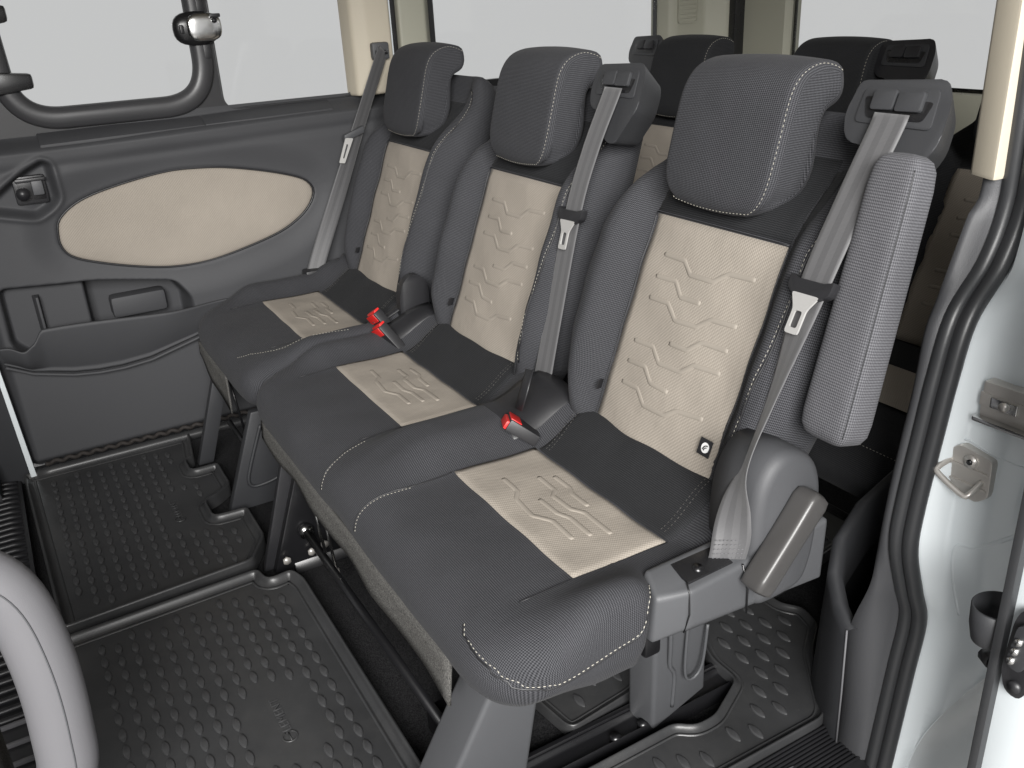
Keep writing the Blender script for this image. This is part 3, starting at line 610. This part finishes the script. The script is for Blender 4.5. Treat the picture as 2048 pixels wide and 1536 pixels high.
def tag_label(root, p, ax, ay, size):   # black fabric tab with a white round mark
    p = np.array(p); ax = np.array(ax); ay = np.array(ay); nn = np.cross(ax, ay); a = size
    q = lambda i, j, k: tuple(p + ax * i * a + ay * j * a + nn * k)
    o = hexa('fabric_tab', [q(-1, -1, 0), q(1, -1, 0), q(1, 1, 0), q(-1, 1, 0)], [q(-1, -1, .0012), q(1, -1, .0012), q(1, 1, .0012), q(-1, 1, .0012)], 'black_plastic', root, bevel=.0003)
    hexa('tab_mark', [q(.62 * math.cos(t) + .1, .62 * math.sin(t), .0012) for t in np.linspace(0, 6.28, 20, endpoint=False)], [q(.62 * math.cos(t) + .1, .62 * math.sin(t), .0016) for t in np.linspace(0, 6.28, 20, endpoint=False)], 'white_print', o, bevel=0)
    tube('tab_swirl', smooth_path([q(-.2, -.25, .002), q(.0, .15, .002), q(.35, .3, .002), q(.45, .3, .002)], 10), .0009, 'black_plastic', o, n=5); tube('tab_swirl', smooth_path([q(.0, -.35, .002), q(.1, -.05, .002), q(.35, .05, .002)], 8), .0008, 'black_plastic', o, n=5)
def buckle(root, p, d, up, w=.021, l=.062):
    p = np.array(p, float); d = np.array(d, float); d /= np.linalg.norm(d); up = np.array(up, float); s = np.cross(d, up); s /= np.linalg.norm(s); up = np.cross(s, d)
    q = lambda a, b, c: tuple(p + s * a + up * b + d * c)
    b = hexa('buckle', [q(-w, -.010, -l), q(w, -.010, -l), q(w, .010, -l), q(-w, .010, -l)], [q(-w, -.011, 0), q(w, -.011, 0), q(w, .011, 0), q(-w, .011, 0)], 'black_plastic', root, bevel=.003)
    hexa('release_button', [q(-w * .85, -.0095, -.004), q(w * .85, -.0095, -.004), q(w * .85, .0075, -.004), q(-w * .85, .0075, -.004)], [q(-w * .85, -.0095, .0045), q(w * .85, -.0095, .0045), q(w * .85, .004, .0045), q(-w * .85, .004, .0045)], 'red_plastic', b, bevel=.0012)
    hexa('release_face', [q(-w * .8, .0095, -.021), q(w * .8, .0095, -.021), q(w * .8, .0122, -.021), q(-w * .8, .0122, -.021)], [q(-w * .8, .0095, .0), q(w * .8, .0095, .0), q(w * .8, .0122, .0), q(-w * .8, .0122, .0)], 'red_plastic', b, bevel=.001)
    return b
def skirt(root, x0, x1, zlow_l, zlow_r):
    xs = np.linspace(x0, x1, 40); rows = []
    for f in (0, .35, .7, 1.0):
        rows.append([(x, .3665 - .005 * f + .003 * math.sin(x * 23) * f, .30 - f * (.30 - (zlow_l + (zlow_r - zlow_l) * (x - x0) / (x1 - x0)) + .002 * math.sin(x * 41))) for x in xs])
    o = grid('felt_skirt', rows, 'felt', root); m = o.modifiers.new('thick', 'SOLIDIFY'); m.thickness = .004; return o
# ---------------------------------------------------------------- double seat
C1, C2, C3 = .315, .875, 1.435
ds = empty('double_seat', (1.16, .6, 0), 'grey and beige double seat with two headrests, folded armrest and side lever', 'seat')
cu, zf = make_cushion(ds, (C2, C3), .60, 1.705, .07, .14, True); ctree = bvh(cu)
for c in (C2, C3):
    for k, p in enumerate(dress_cushion(ds, cu, zf, c)):
        if c == C3 and k == 1: continue
        if c == C2 and k == 0: continue
        P = snap(p, ctree, .0003); tube('seam', P, .0012, 'black_plastic', cu, n=5); stitches('stitching', snap(p[14:] + (.004, 0, 0), ctree, .0006), cu, dash=.0035, gap=.003, r=.0006)
def pxs(l): return l
# white stitching round the outer cushion edge
pts = smooth_path([(1.578, .370, .385), (1.60, .362, .372), (1.64, .385, .350), (1.675, .42, .335), (1.70, .47, .330), (1.712, .53, .340), (1.714, .57, .350), (1.712, .585, .375), (1.708, .60, .40), (1.70, .66, .415), (1.69, .74, .43)], 140)
P = snap(pts, ctree, .0006); stitches('stitching', P, cu, r=.0007); tube('seam', snap(pts + (0, 0, -.004), ctree, 0), .0016, 'black_plastic', cu, n=5)
F2, F3 = Frame(C2, kl=1.03), Frame(C3, kl=1.10)
for fr in (F2, F3):
    CUR[0] = fr.c * 7
    b = make_back(fr, ds); dress_back(fr, ds, b); make_head(fr, ds); guide(fr, ds, .258, .522)
    tag_label(b, fr.bk(-.141, .045, .012), (.35, -.9, .2), (0, SI, CO), .008)
tag_label(ds, F3.bk(.126, .038, .014), (1, 0, 0), (0, SI, CO), .0125)
skirt(ds, .665, 1.56, .262, .228)
# folded-up armrest
def loft_box(name, secs, mat, root, r=.3, n=28):   # sections: centre, half-width vector, half-depth vector
    rows = []
    for c, a, b in secs:
        c, a, b = map(np.array, (c, a, b)); row = []
        for th in np.linspace(0, 2 * math.pi, n, endpoint=False):
            f = lambda v: math.copysign(abs(v) ** r, v); row.append(c + a * f(math.cos(th)) + b * f(math.sin(th)))
        rows.append(row)
    return grid(name, rows, mat, root, cj=True, caps=True)
A0 = np.array((1.736, .850, .560)); A1 = np.array((1.744, .922, .905)); secs = []
for t, k in ((-.02, .25), (-.012, .6), (.0, .82), (.03, .96), (.08, 1), (.25, 1), (.5, 1), (.75, 1), (.90, 1), (.96, .94), (.99, .8), (1.005, .55), (1.01, .2)):
    c = A0 + (A1 - A0) * t; secs.append((c, (.040 * k * (1 - .16 * t), 0, 0), np.array((0, -CO, SI * .6)) * (.030 * k * (1 - .16 * t))))
ar = loft_box('armrest', secs, 'armrest_weave', ds, .42, 48); art = bvh(ar)
stitches('stitching', snap([A0 + (A1 - A0) * t + np.array((.05, -.05, .01)) for t in np.linspace(.03, .97, 60)], art, .0003), ar, dash=.003, gap=.003, r=.0004, mat='grey_plastic')
tube('seam', snap([A0 + (A1 - A0) * t + np.array((.05, -.05, .01)) for t in np.linspace(.02, .98, 60)], art, -.0004), .0010, 'black_plastic', ar, n=5)
# side valance and recliner cover
val = hexa('side_valance', [(1.63, .598, .322), (1.700, .590, .318), (1.716, .64, .334), (1.720, .88, .318), (1.63, .88, .318)], [(1.664, .606, .410), (1.704, .592, .392), (1.720, .64, .396), (1.722, .88, .42), (1.664, .88, .42)], 'grey_plastic', ds, bevel=.008, seg=3)
hexa('anchor_recess_shade', [(1.670, .642, .38), (1.708, .642, .38), (1.711, .715, .38), (1.672, .715, .38)], [(1.672, .642, .4085), (1.708, .642, .4015), (1.711, .715, .4055), (1.674, .715, .4115)], 'gloss_black', val, bevel=.001)  # black block set slightly proud, painted shade in place of a hollow recess
tube('anchor_bolt', [(1.695, .668, .400), (1.697, .668, .408)], .007, 'black_steel', val, n=10)
tube('panel_joint', [(1.7115, .634, .328), (1.7195, .636, .36), (1.7175, .636, .394), (1.707, .64, .403)], .0012, 'gloss_black', val, n=5); tube('panel_joint', [(1.7205, .735, .322), (1.7225, .733, .36), (1.7215, .722, .405)], .0015, 'gloss_black', val, n=5)
rc = smooth_path([(.742, .36), (.736, .44), (.744, .505), (.768, .542), (.80, .548), (.84, .527), (.860, .485), (.862, .42), (.855, .365), (.835, .328), (.78, .318), (.75, .325)], 60, True)
rows = []
for x, d in ((1.64, -.0), (1.69, .0), (1.708, .001), (1.7165, .004), (1.7215, .009), (1.7245, .017)): rows.append([(x, a, b) for a, b in inset(rc, d)])
rcov = grid('recliner_cover', rows, 'cover_plastic', ds, cj=True, caps=True, flip=True)
# lever
lv = []
for t, wd in ((-.03, .3), (-.02, .7), (0, .95), (.1, 1), (.3, 1), (.55, 1), (.75, 1.05), (.9, 1.12), (.97, .95), (1.0, .55), (1.008, .2)):
    c = np.array((1.742, .726, .378)) + (np.array((1.742, .822, .490)) - np.array((1.742, .726, .378))) * t
    lv.append((c, (.019 * min(1, wd), 0, 0), np.array((0, -.76, .65)) * (.0175 * wd)))
loft_box('recline_lever', lv, 'lever_plastic', ds, .42, 36)
# legs of the double seat
lg = hexa('leg', [(1.465, .300, -.02), (1.548, .300, -.02), (1.548, .472, -.02), (1.465, .472, -.02)], [(1.495, .462, .31), (1.575, .462, .31), (1.575, .515, .31), (1.495, .515, .31)], 'grey_plastic', ds, bevel=.008, seg=3)
box('leg_ridge', (1.545, .463, -.015), (1.5525, .469, .12), 'grey_plastic', lg, bevel=.002)
lg2 = hexa('leg', [(1.505, .70, -.01), (1.558, .71, -.01), (1.552, .825, .02), (1.50, .825, .02)], [(1.55, .665, .31), (1.612, .67, .31), (1.610, .77, .31), (1.55, .77, .31)], 'grey_plastic', ds, bevel=.007, seg=3)
tube('leg_rib', smooth_path([(1.614, .695, .29), (1.597, .71, .19), (1.585, .72, .14), (1.578, .735, .11), (1.563, .745, .03)], 30), .0035, 'grey_plastic', lg2, n=8)
tube('leg_pocket_edge', smooth_path([(1.604, .738, .24), (1.588, .748, .12), (1.583, .765, .09), (1.585, .785, .11), (1.598, .782, .2)], 30), .0025, 'grey_plastic', lg2, n=8)
hexa('leg', [(.735, .300, -.01), (.752, .300, -.01), (.752, .355, -.01), (.735, .355, -.01)], [(.735, .395, .30), (.752, .395, .30), (.752, .45, .30), (.735, .45, .30)], 'black_plastic', ds, bevel=.004)
hexa('leg_web', [(.752, .318, -.01), (.772, .318, -.01), (.772, .55, -.01), (.752, .55, -.01)], [(.752, .42, .28), (.772, .42, .28), (.772, .50, .28), (.752, .50, .28)], 'black_steel', ds, bevel=.003)
tube('cross_rod', [(.76, .395, .075), (1.0, .395, .072), (1.50, .40, .068)], .0085, 'black_steel', ds, n=12)
tube('rod_collar', [(.772, .395, .075), (.785, .395, .075)], .017, 'black_steel', ds, n=14); tube('rod_ring', [(.783 , .395, .075), (.787, .395, .075)], .0155, 'bright_steel', ds, n=16)
for k, (a, b) in enumerate((((.90, .384, .26), (.90, .398, .087)), ((.925, .395, .24), (.905, .414, .035)))): tube('release_wire', [a, b], .0032, 'bright_steel', ds, n=8)
tube('wire_tip', [(.906, .413, .045), (.904, .416, .02)], .006, 'steel', ds, n=8)
for p in ((.778, .345, .02), (.778, .40, .022), (.778, .43, .03)): tube('bolt', [p, (p[0] + .006, p[1], p[2])], .009, 'steel', ds, n=6)
box('under_frame', (.74, .47, .25), (1.49, .78, .282), 'black_steel', ds, bevel=.01)
box('rear_crossbar', (.74, .66, .19), (1.60, .69, .24), 'black_steel', ds, bevel=.006)
box('floor_bracket', (1.36, .40, .0), (1.42, .46, .05), 'black_steel', ds, bevel=.006)
cpatch('buckle_tray', zf, 1.105, 1.232, .662, .80, .004, 'black_plastic', cu, nx=8, ny=8)
bk3 = buckle(ds, (1.216, .660, .432), (-.35, -.60, .50), (.1, .5, .8), w=.026, l=.06)
tube('buckle_strap', [(1.214, .685, .445), (1.212, .70, .48), (1.206, .715, .51)], .013, 'black_plastic', ds, n=8, squash=(.12, 1.0), up=(0, -1, .2))
# ---------------------------------------------------------------- single seat by the far door
ssn = empty('single_seat', (.3, .6, 0), 'single grey and beige seat beside the far sliding door', 'seat')
cu1, zf1 = make_cushion(ssn, (C1,), .035, .590, .08, .06); ct1 = bvh(cu1)
for k, p in enumerate(dress_cushion(ssn, cu1, zf1, C1)): pass
stitches('stitching', snap(smooth_path([(.44, .372, .385), (.47, .40, .40), (.52, .46, .412), (.55, .53, .42), (.57, .62, .42)], 60), ct1, .0006), cu1)
F1 = Frame(C1); CUR[0] = 1.3; b1 = make_back(F1, ssn); dress_back(F1, ssn, b1); make_head(F1, ssn); skirt(ssn, .07, .36, .265, .20)
tag_label(b1, F1.bk(-.141, .045, .012), (.35, -.9, .2), (0, SI, CO), .007)
hexa('leg', [(.14, .290, -.01), (.165, .290, -.01), (.165, .33, -.01), (.14, .33, -.01)], [(.14, .395, .30), (.165, .395, .30), (.165, .435, .30), (.14, .435, .30)], 'panel_dark', ssn, bevel=.004)
sp = hexa('leg_cover', [(.44, .298, -.01), (.465, .298, -.01), (.465, .47, -.01), (.44, .47, -.01)], [(.44, .388, .235), (.465, .388, .235), (.465, .50, .235), (.44, .50, .235)], 'panel_dark', ssn, bevel=.006)
tube('cover_rib', smooth_path([(.4665, .405, .20), (.4665, .365, .10), (.4665, .355, .06), (.4665, .372, .045), (.4665, .43, .055), (.4665, .45, .09), (.4665, .47, .15)], 40), .0045, 'panel_dark', sp, n=8)
tube('cross_rod', [(.16, .39, .09), (.44, .39, .09)], .007, 'black_steel', ssn, n=10); tube('release_wire', [(.19, .40, .26), (.24, .41, .09)], .003, 'black_steel', ssn, n=8)
box('under_frame', (.10, .47, .25), (.56, .78, .282), 'black_steel', ssn, bevel=.01)
cpatch('buckle_tray', zf1, .515, .583, .672, .80, .004, 'black_plastic', cu1, nx=6, ny=8); cpatch('buckle_tray', zf, .612, .665, .672, .80, .004, 'black_plastic', cu, nx=6, ny=8)
buckle(ssn, (.575, .676, .448), (-.35, -.45, .75), (.2, -.75, -.35), w=.028, l=.09); buckle(ssn, (.636, .662, .436), (-.35, -.45, .75), (.2, -.75, -.35), w=.028, l=.09)
prism('side_shield', round_poly([(.738, .36), (.736, .48), (.752, .518), (.785, .528), (.81, .50), (.81, .36)], .02, 5), 'x', .574, .596, 'black_plastic', ssn, bevel=.006)
box('anchor_shelf', (.0, .72, .34), (.09, .95, .43), 'panel_plastic', ssn, bevel=.02, seg=3)
# ================================================================ seat belts
def belt(label, pts, w, loc, parent=None, name='seat_belt', tongue_t=None, ttype=0, thick=.0013, mat='webbing'):
    rt = empty(name, loc, label, 'seat belt') if parent is None else parent
    Q = smooth_path([tuple(p[:3]) + tuple(.01 * v for v in p[3:]) for p in pts], 70); C = Q[:, :3]; D = Q[:, 3:] / np.linalg.norm(Q[:, 3:], axis=1)[:, None]
    T = np.gradient(C, axis=0); T /= np.linalg.norm(T, axis=1)[:, None]; rows = []; uv = []; L = np.r_[0, np.cumsum(np.linalg.norm(np.diff(C, axis=0), axis=1))]
    for c, d, t, l in zip(C, D, T, L):
        n = np.cross(d, t); n /= np.linalg.norm(n); row = []; ur = []
        for k in np.linspace(-1, 1, 9): row.append(c + d * k * w + n * thick * .5); ur.append(((k + 1) * .5 * .047, l))
        for k in np.linspace(1, -1, 9): row.append(c + d * k * w - n * thick * .5); ur.append(((k + 1) * .5 * .047, l))
        rows.append(row); uv.append(ur)
    s = grid('strap', rows, mat, rt, cj=True, caps=True, uv=uv)
    if tongue_t is not None:
        i = int(tongue_t * 69); c, d, t = C[i], D[i], T[i]; n = np.cross(d, t); n /= np.linalg.norm(n)
        if n[1] > 0: n = -n
        q = lambda a, b, e: tuple(c + d * a + t * b + n * e)
        out = round_poly([(-w * 1.5, -.014), (-w * 1.1, -.008), (w * 1.1, -.008), (w * 1.5, -.014), (w * 1.45, .006), (w * .7, .016), (-w * .7, .016), (-w * 1.45, .006)], .005, 3)
        tg = prism('belt_tongue', out, None, -.005, .008, 'black_plastic', rt, bevel=.002, fn=q)
        o2 = round_poly([(-w * .95, .010), (w * .95, .010), (w * .46, .030), (w * .46, .062), (-w * .46, .062), (-w * .46, .030)], .004, 3)
        h2 = round_poly([(-w * .26, .032), (w * .26, .032), (w * .26, .054), (-w * .26, .054)], .003, 3)
        plate('tongue_plate', o2, [h2], q, .0062, .0088, 'tongue_steel', tg)
    return rt
g0 = F3.bk(.262, .522, .043); g1 = F3.bk(.262, .505, .044)
b3 = belt('grey seat belt hanging in front of the folded armrest', [(*g0, 1, 0, 0), (*g1, 1, 0, 0), (1.690, .899, .85, 1, .0, .05), (1.682, .856, .75, 1, -.05, .05), (1.685, .795, .62, .80, -.60, .05), (1.692, .748, .535, .72, -.68, 0), (1.699, .726, .475, .95, .1, 0), (1.702, .716, .42, .6, .8, .0), (1.699, .708, .385, .55, .83, 0)], .0245, (1.69, .72, .38), tongue_t=.37)
for r in range(5):
    z = .408 + r * .0065; stitches('anchor_stitching', [(1.7035 + .55 * a + (z - .42) * .05, .7150 + .83 * a + (z - .42) * .14, z) for a in np.linspace(-.021, .021, 8)], b3, dash=.003, gap=.002, r=.0007, mat='light_grey_plastic')
g0 = F2.bk(.262, .522, .043); g1 = F2.bk(.262, .505, .044)
b2 = belt('grey seat belt hanging between the two backrests of the double seat', [(*g0, 1, 0, 0), (*g1, 1, 0, 0), (1.130, .902, .85, 1, 0, .05), (1.122, .868, .745, 1, .0, .05), (1.12, .82, .555, 1, .05, .05), (1.122, .785, .42, 1, .1, .0), (1.125, .775, .38, 1, .1, 0)], .0245, (1.12, .78, .4), tongue_t=.38)
b1b = belt('grey seat belt hanging from the beige pillar beside the single seat', [(.022, .995, .98, -.4, .6, -.5), (.025, .980, .955, -.4, .7, -.3), (.036, .885, .77, -.35, .8, -.3), (.045, .80, .60, .0, 1, -.2), (.050, .735, .47, .3, 1, -.2), (.055, .705, .405, .4, 1, -.2)], .0225, (.03, .72, .4))
rt = b1b
tg = hexa('belt_tongue', [(.030, .845, .755), (.05, .845, .755), (.05, .905, .775), (.030, .905, .775)], [(.032, .845, .775), (.052, .845, .775), (.052, .905, .795), (.032, .905, .795)], 'grey_plastic', rt, bevel=.006)
plate('tongue_plate', round_poly([(.82, .705), (.836, .702), (.868, .765), (.846, .768)], .003, 3), [round_poly([(.832, .716), (.836, .715), (.852, .75), (.847, .752)], .002, 3)], lambda a, b, d: (d, a, b), .0535, .056, 'tongue_steel', tg)
box('belt_anchor', (.03, .68, .375), (.075, .745, .43), 'black_plastic', rt, bevel=.008)
bx = box('pillar_guide', (-.004, .965, .955), (.018, 1.015, 1.0), 'grey_plastic', rt, bevel=.008); box('pillar_guide_slot', (.016, .972, .968), (.0195, 1.008, .98), 'gloss_black', bx, bevel=.001)
# ================================================================ rear row
for k, (c, lab) in enumerate(((.40, 'dark rear-row seat seen between the middle and near headrests of the front row'), (.915, 'dark rear-row seat whose headrest stands right behind the near headrest'), (1.425, 'dark rear-row seat with taupe insert between the folded armrest and cream pillar strip'))):
    fr = Frame(c, .77, -.03); r = empty('rear_seat', (c, 1.5, 0), lab, 'seat', 'rear row of seats')
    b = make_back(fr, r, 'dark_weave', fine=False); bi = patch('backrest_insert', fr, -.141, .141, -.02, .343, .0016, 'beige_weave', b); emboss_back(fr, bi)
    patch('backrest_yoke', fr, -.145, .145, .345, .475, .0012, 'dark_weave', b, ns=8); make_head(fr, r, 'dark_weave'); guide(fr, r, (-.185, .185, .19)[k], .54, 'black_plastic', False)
    rows = []
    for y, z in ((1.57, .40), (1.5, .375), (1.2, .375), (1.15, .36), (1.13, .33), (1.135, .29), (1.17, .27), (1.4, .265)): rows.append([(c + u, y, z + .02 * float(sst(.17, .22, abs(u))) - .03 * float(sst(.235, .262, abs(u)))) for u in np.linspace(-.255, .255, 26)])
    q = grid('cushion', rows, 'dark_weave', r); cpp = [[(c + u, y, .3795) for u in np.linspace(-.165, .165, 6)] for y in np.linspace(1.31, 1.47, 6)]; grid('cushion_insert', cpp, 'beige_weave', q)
    stitches('stitching', [(c + u, 1.16, .392 if abs(u) > .2 else .372) for u in np.linspace(-.24, .24, 30)], q)
    for sg in (-1, 1): hexa('leg', [(c + sg * .2 - .02, 1.18, -.02), (c + sg * .2 + .02, 1.18, -.02), (c + sg * .2 + .02, 1.24, -.02), (c + sg * .2 - .02, 1.24, -.02)], [(c + sg * .2 - .02, 1.24, .28), (c + sg * .2 + .02, 1.24, .28), (c + sg * .2 + .02, 1.31, .28), (c + sg * .2 - .02, 1.31, .28)], 'black_plastic', r, bevel=.004)
# ================================================================ near-side door aperture
SEAL = smooth_path([(1.02, 1.5), (1.045, 1.15), (1.056, .903), (1.054, .830), (1.031, .77), (.984, .712), (.965, .637), (.953, .562), (.938, .46), (.937, .397), (.962, .321), (.982, .262), (.972, .169), (.955, .014), (.93, -.2)], 140)
TR = smooth_path([(.99, 1.5), (1.02, 1.15), (1.036, .875), (1.015, .822), (.981, .731), (.964, .688), (.957, .607), (.946, .54), (.933, .434), (.926, .30), (.93, .17), (.935, .02), (.92, -.2)], 140)
def sweep(name, rows, mat, parent, flip=False): return grid(name, rows, mat, parent, flip=flip)
# two rubber beads
tube('seal_bead', [(1.813, y - .004, z) for y, z in SEAL], .0105, 'seal_rubber', van, n=12)
tube('seal_bead', [(1.795, y - .008, z) for y, z in SEAL], .0105, 'seal_rubber', van, n=12)
rows = []; zz = np.linspace(.872, -.1, 110); sy = np.interp(-zz, -SEAL[:, 1], SEAL[:, 0]); ty = np.interp(-zz, -TR[:, 1], TR[:, 0])
for k, (x, f, dy) in enumerate(((1.80, 0, .0), (1.789, 0, -.010), (1.783, .2, -.014), (1.774, .6, -.010), (1.767, 1, .0), (1.761, 1, .012), (1.758, 1, .04), (1.756, 1, .16), (1.756, 1, .5))):
    rows.append([(x - (.030 * float(sst(.34, .20, zz[i])) * (x < 1.77)), sy[i] * (1 - f) + ty[i] * f + dy, zz[i]) for i in range(len(zz))])
grid('near_pillar_trim', rows, 'trim_mid', van, flip=True)
# cream upper pillar strip
prism('near_upper_trim', [(1.79, 1.02), (1.745, 1.04), (1.735, 1.075), (1.74, 1.13), (1.79, 1.13)], 'z', .868, 1.5, 'beige_plastic', van, bevel=.006)
# lower trim with a moulded pocket
rows = []
for xb, yb, xt, yt, z1 in ((1.742, .930, 1.742, .922, .222), (1.728, .930, 1.730, .922, .226), (1.700, .945, 1.702, .934, .238), (1.66, .970, 1.668, .955, .265), (1.62, 1.00, 1.643, .99, .30), (1.595, 1.04, 1.632, 1.05, .34), (1.58, 1.2, 1.63, 1.2, .40)):
    rows.append([(xb + (xt - xb) * f, yb + (yt - yb) * f, -.03 + (z1 + .03) * f) for f in np.linspace(0, 1, 14)] + [(xt + .006, yt + .006, z1 + .006), (xt + .016, yt + .014, z1 + .002), (xt + .02, yt + .018, z1 - .08)])
grid('lower_trim', rows, 'panel_dark', van, flip=True)
tube('trim_gap', [(1.7405, .9285, -.02), (1.7405, .926, .10), (1.7405, .921, .222)], .0016, 'light_grey_plastic', van, n=6)
# painted jamb behind the seal
SR = SEAL; rows = []
for dx, dy in ((1.80, .004), (1.822, .008), (1.835, .022), (1.85, .026), (1.885, .022), (1.91, .03), (1.935, .05), (1.955, .07), (1.965, .1), (1.97, .4)):
    rows.append([(min(dx + .012 * math.sin(z * 9) * (dx > 1.84), 1.828 + .15 * float(sst(-.02, .45, z))) + (dx - 1.8) * .02, (y if dx < 1.83 else .45 * y + .55 * .968) + dy * .7, z) for y, z in SR])
jamb = grid('painted_jamb', rows, 'white_paint', van, flip=True)
jt = bvh(jamb)
def jp(x, z, y=.80):
    q = jt.ray_cast(Vector((x, y, z)), Vector((0, 1, 0)))[0]; return q if q else Vector((x, 1.02, z))
tube('jamb_seam', [np.array(jp(x, .56 - .15 * (x - 1.83))) + (0, .0004, 0) for x in np.linspace(1.835, 1.93, 16)], .0014, 'white_paint', van, n=6)
tube('jamb_crease', [np.array(jp(x, z)) + (0, .0028, 0) for x, z in smooth_path([(1.93, .47), (1.88, .425), (1.852, .41), (1.85, .36), (1.862, .30)], 30)], .004, 'white_paint', van, n=8)
# runner rail end
q = jp(1.885, .62)
rl = box('runner_rail', (1.852, q.y - .014, .602), (1.97, q.y + .01, .648), 'steel', van, bevel=.004)
box('rail_groove', (1.851, q.y - .0155, .616), (1.972, q.y - .010, .634), 'steel', rl, bevel=.002); box('rail_block', (1.866, q.y - .018, .618), (1.90, q.y - .012, .632), 'bright_steel', rl, bevel=.002)
tube('rail_screw', [(1.884, q.y - .021, .625), (1.884, q.y - .012, .625)], .006, 'steel', rl, n=10); box('rail_lip', (1.850, q.y - .024, .597), (1.972, q.y - .010, .603), 'bright_steel', rl, bevel=.002)
# striker plate with loop
q = jp(1.85, .52); y0 = q.y - .006
sk = prism('striker_plate', round_poly([(1.822, .515), (1.826, .545), (1.836, .556), (1.882, .550), (1.884, .500), (1.868, .486), (1.836, .494)], .006, 3), 'y', y0 - .004, y0 + .012, 'steel', van, bevel=.0012)
tube('striker_loop', smooth_path([(1.828, y0 - .002, .532), (1.824, y0 - .020, .524), (1.828, y0 - .026, .518), (1.864, y0 - .026, .503), (1.871, y0 - .020, .507), (1.872, y0 - .002, .518)], 30), .0038, 'steel', sk, n=8)
tube('striker_bolt', [(1.856, y0 - .008, .540), (1.856, y0 - .002, .540)], .009, 'steel', sk, n=14); tube('striker_bolt_head', [(1.856, y0 - .010, .540), (1.856, y0 - .006, .540)], .004, 'gloss_black', sk, n=6)
for k in range(2): box('striker_rib', (1.828, y0 - .006, .527 - k * .022), (1.880, y0 - .003, .531 - k * .022), 'steel', sk, bevel=.001)
# near sliding door, slid back: its leading edge
nd = empty('open_sliding_door', (2.1, 1.0, .2), 'white sliding door slid open beside the painted jamb, only its black edge showing', 'van door')
hexa('door_skin', [(2.01, .82, -.2), (2.055, .815, -.2), (2.085, .83, -.2), (2.085, 1.9, -.2), (2.025, 1.9, -.2)], [(2.01, .82, .9), (2.055, .815, .9), (2.085, .83, .9), (2.085, 1.9, .9), (2.025, 1.9, .9)], 'white_paint', nd, bevel=.006)
box('edge_strip', (2.006, .808, -.2), (2.017, .832, .9), 'seal_rubber', nd, bevel=.003)
prism('contact_plate', round_poly([(2.022, .41), (2.030, .388), (2.046, .386), (2.06, .42), (2.06, .50), (2.034, .50), (2.026, .48)], .014, 4), 'y', .806, .82, 'black_plastic', nd, bevel=.002)
prism('connector', round_poly([(2.030, .43), (2.048, .427), (2.056, .485), (2.036, .486)], .01, 4), 'y', .795, .81, 'panel_dark', nd, bevel=.003)
for k in range(3): tube('contact_pin', [(2.037 + .002 * k, .79, .440 + k * .013), (2.037 + .002 * k, .80, .440 + k * .013)], .004, 'bright_steel', nd, n=10)
tube('plate_screw', [(2.040, .802, .401), (2.040, .81, .401)], .007, 'black_plastic', nd, n=12)
# cup-shaped bumper guide on the door edge
a = np.linspace(0, 2 * math.pi, 30); cup = []
for zz, rr in ((.412, .016), (.416, .021), (.436, .025), (.460, .026), (.4615, .024), (.436, .0235), (.42, .019)):
    cup.append([(1.990 + rr * 1.0 * math.cos(b), .838 + rr * 1.15 * math.sin(b), zz) for b in a])
grid('bumper_cup', cup, 'panel_dark', nd)
tube('rubber_stop', [(1.975, .86, .372), (1.988, .85, .376)], .009, 'black_plastic', nd, n=10); tube('rubber_stop_tip', [(1.986, .852, .375), (2.0, .843, .370)], .006, 'black_plastic', nd, n=10)
# ================================================================ front seat edge with grab handle at the left
fs = empty('grab_handle_unit', (1.45, -.2, 0), 'light grey looped grab handle with a grey felt panel beside it', 'handle')
pth = smooth_path([(1.49, -.24, .598), (1.49, -.16, .602), (1.492, -.115, .590), (1.495, -.088, .548), (1.498, -.078, .47), (1.50, -.080, .38), (1.503, -.090, .315), (1.505, -.13, .287), (1.505, -.2, .28)], 60)
tube('grab_handle', pth, .028, 'light_grey_plastic', fs, n=18, squash=(1.0, 1.15), up=(1, 0, 0))
rs = pth[8:52]; tube('handle_seam', [p + np.array((.0276, .006, .0)) for p in rs], .0009, 'grey_plastic', fs, n=5)
box('seat_back_felt', (1.40, -.36, .05), (1.52, -.148, .56), 'felt', fs, bevel=.012)
fb = empty('floor_console', (.05, -.2, 0), 'dark plastic console foot standing by the white door edge', 'console')
hexa('base_cover', [(-.03, -.26, .0), (.10, -.26, .0), (.10, -.168, .0), (-.03, -.168, .0)], [(-.03, -.26, .16), (.07, -.26, .16), (.07, -.182, .16), (-.03, -.182, .16)], 'panel_dark', fb, bevel=.012)
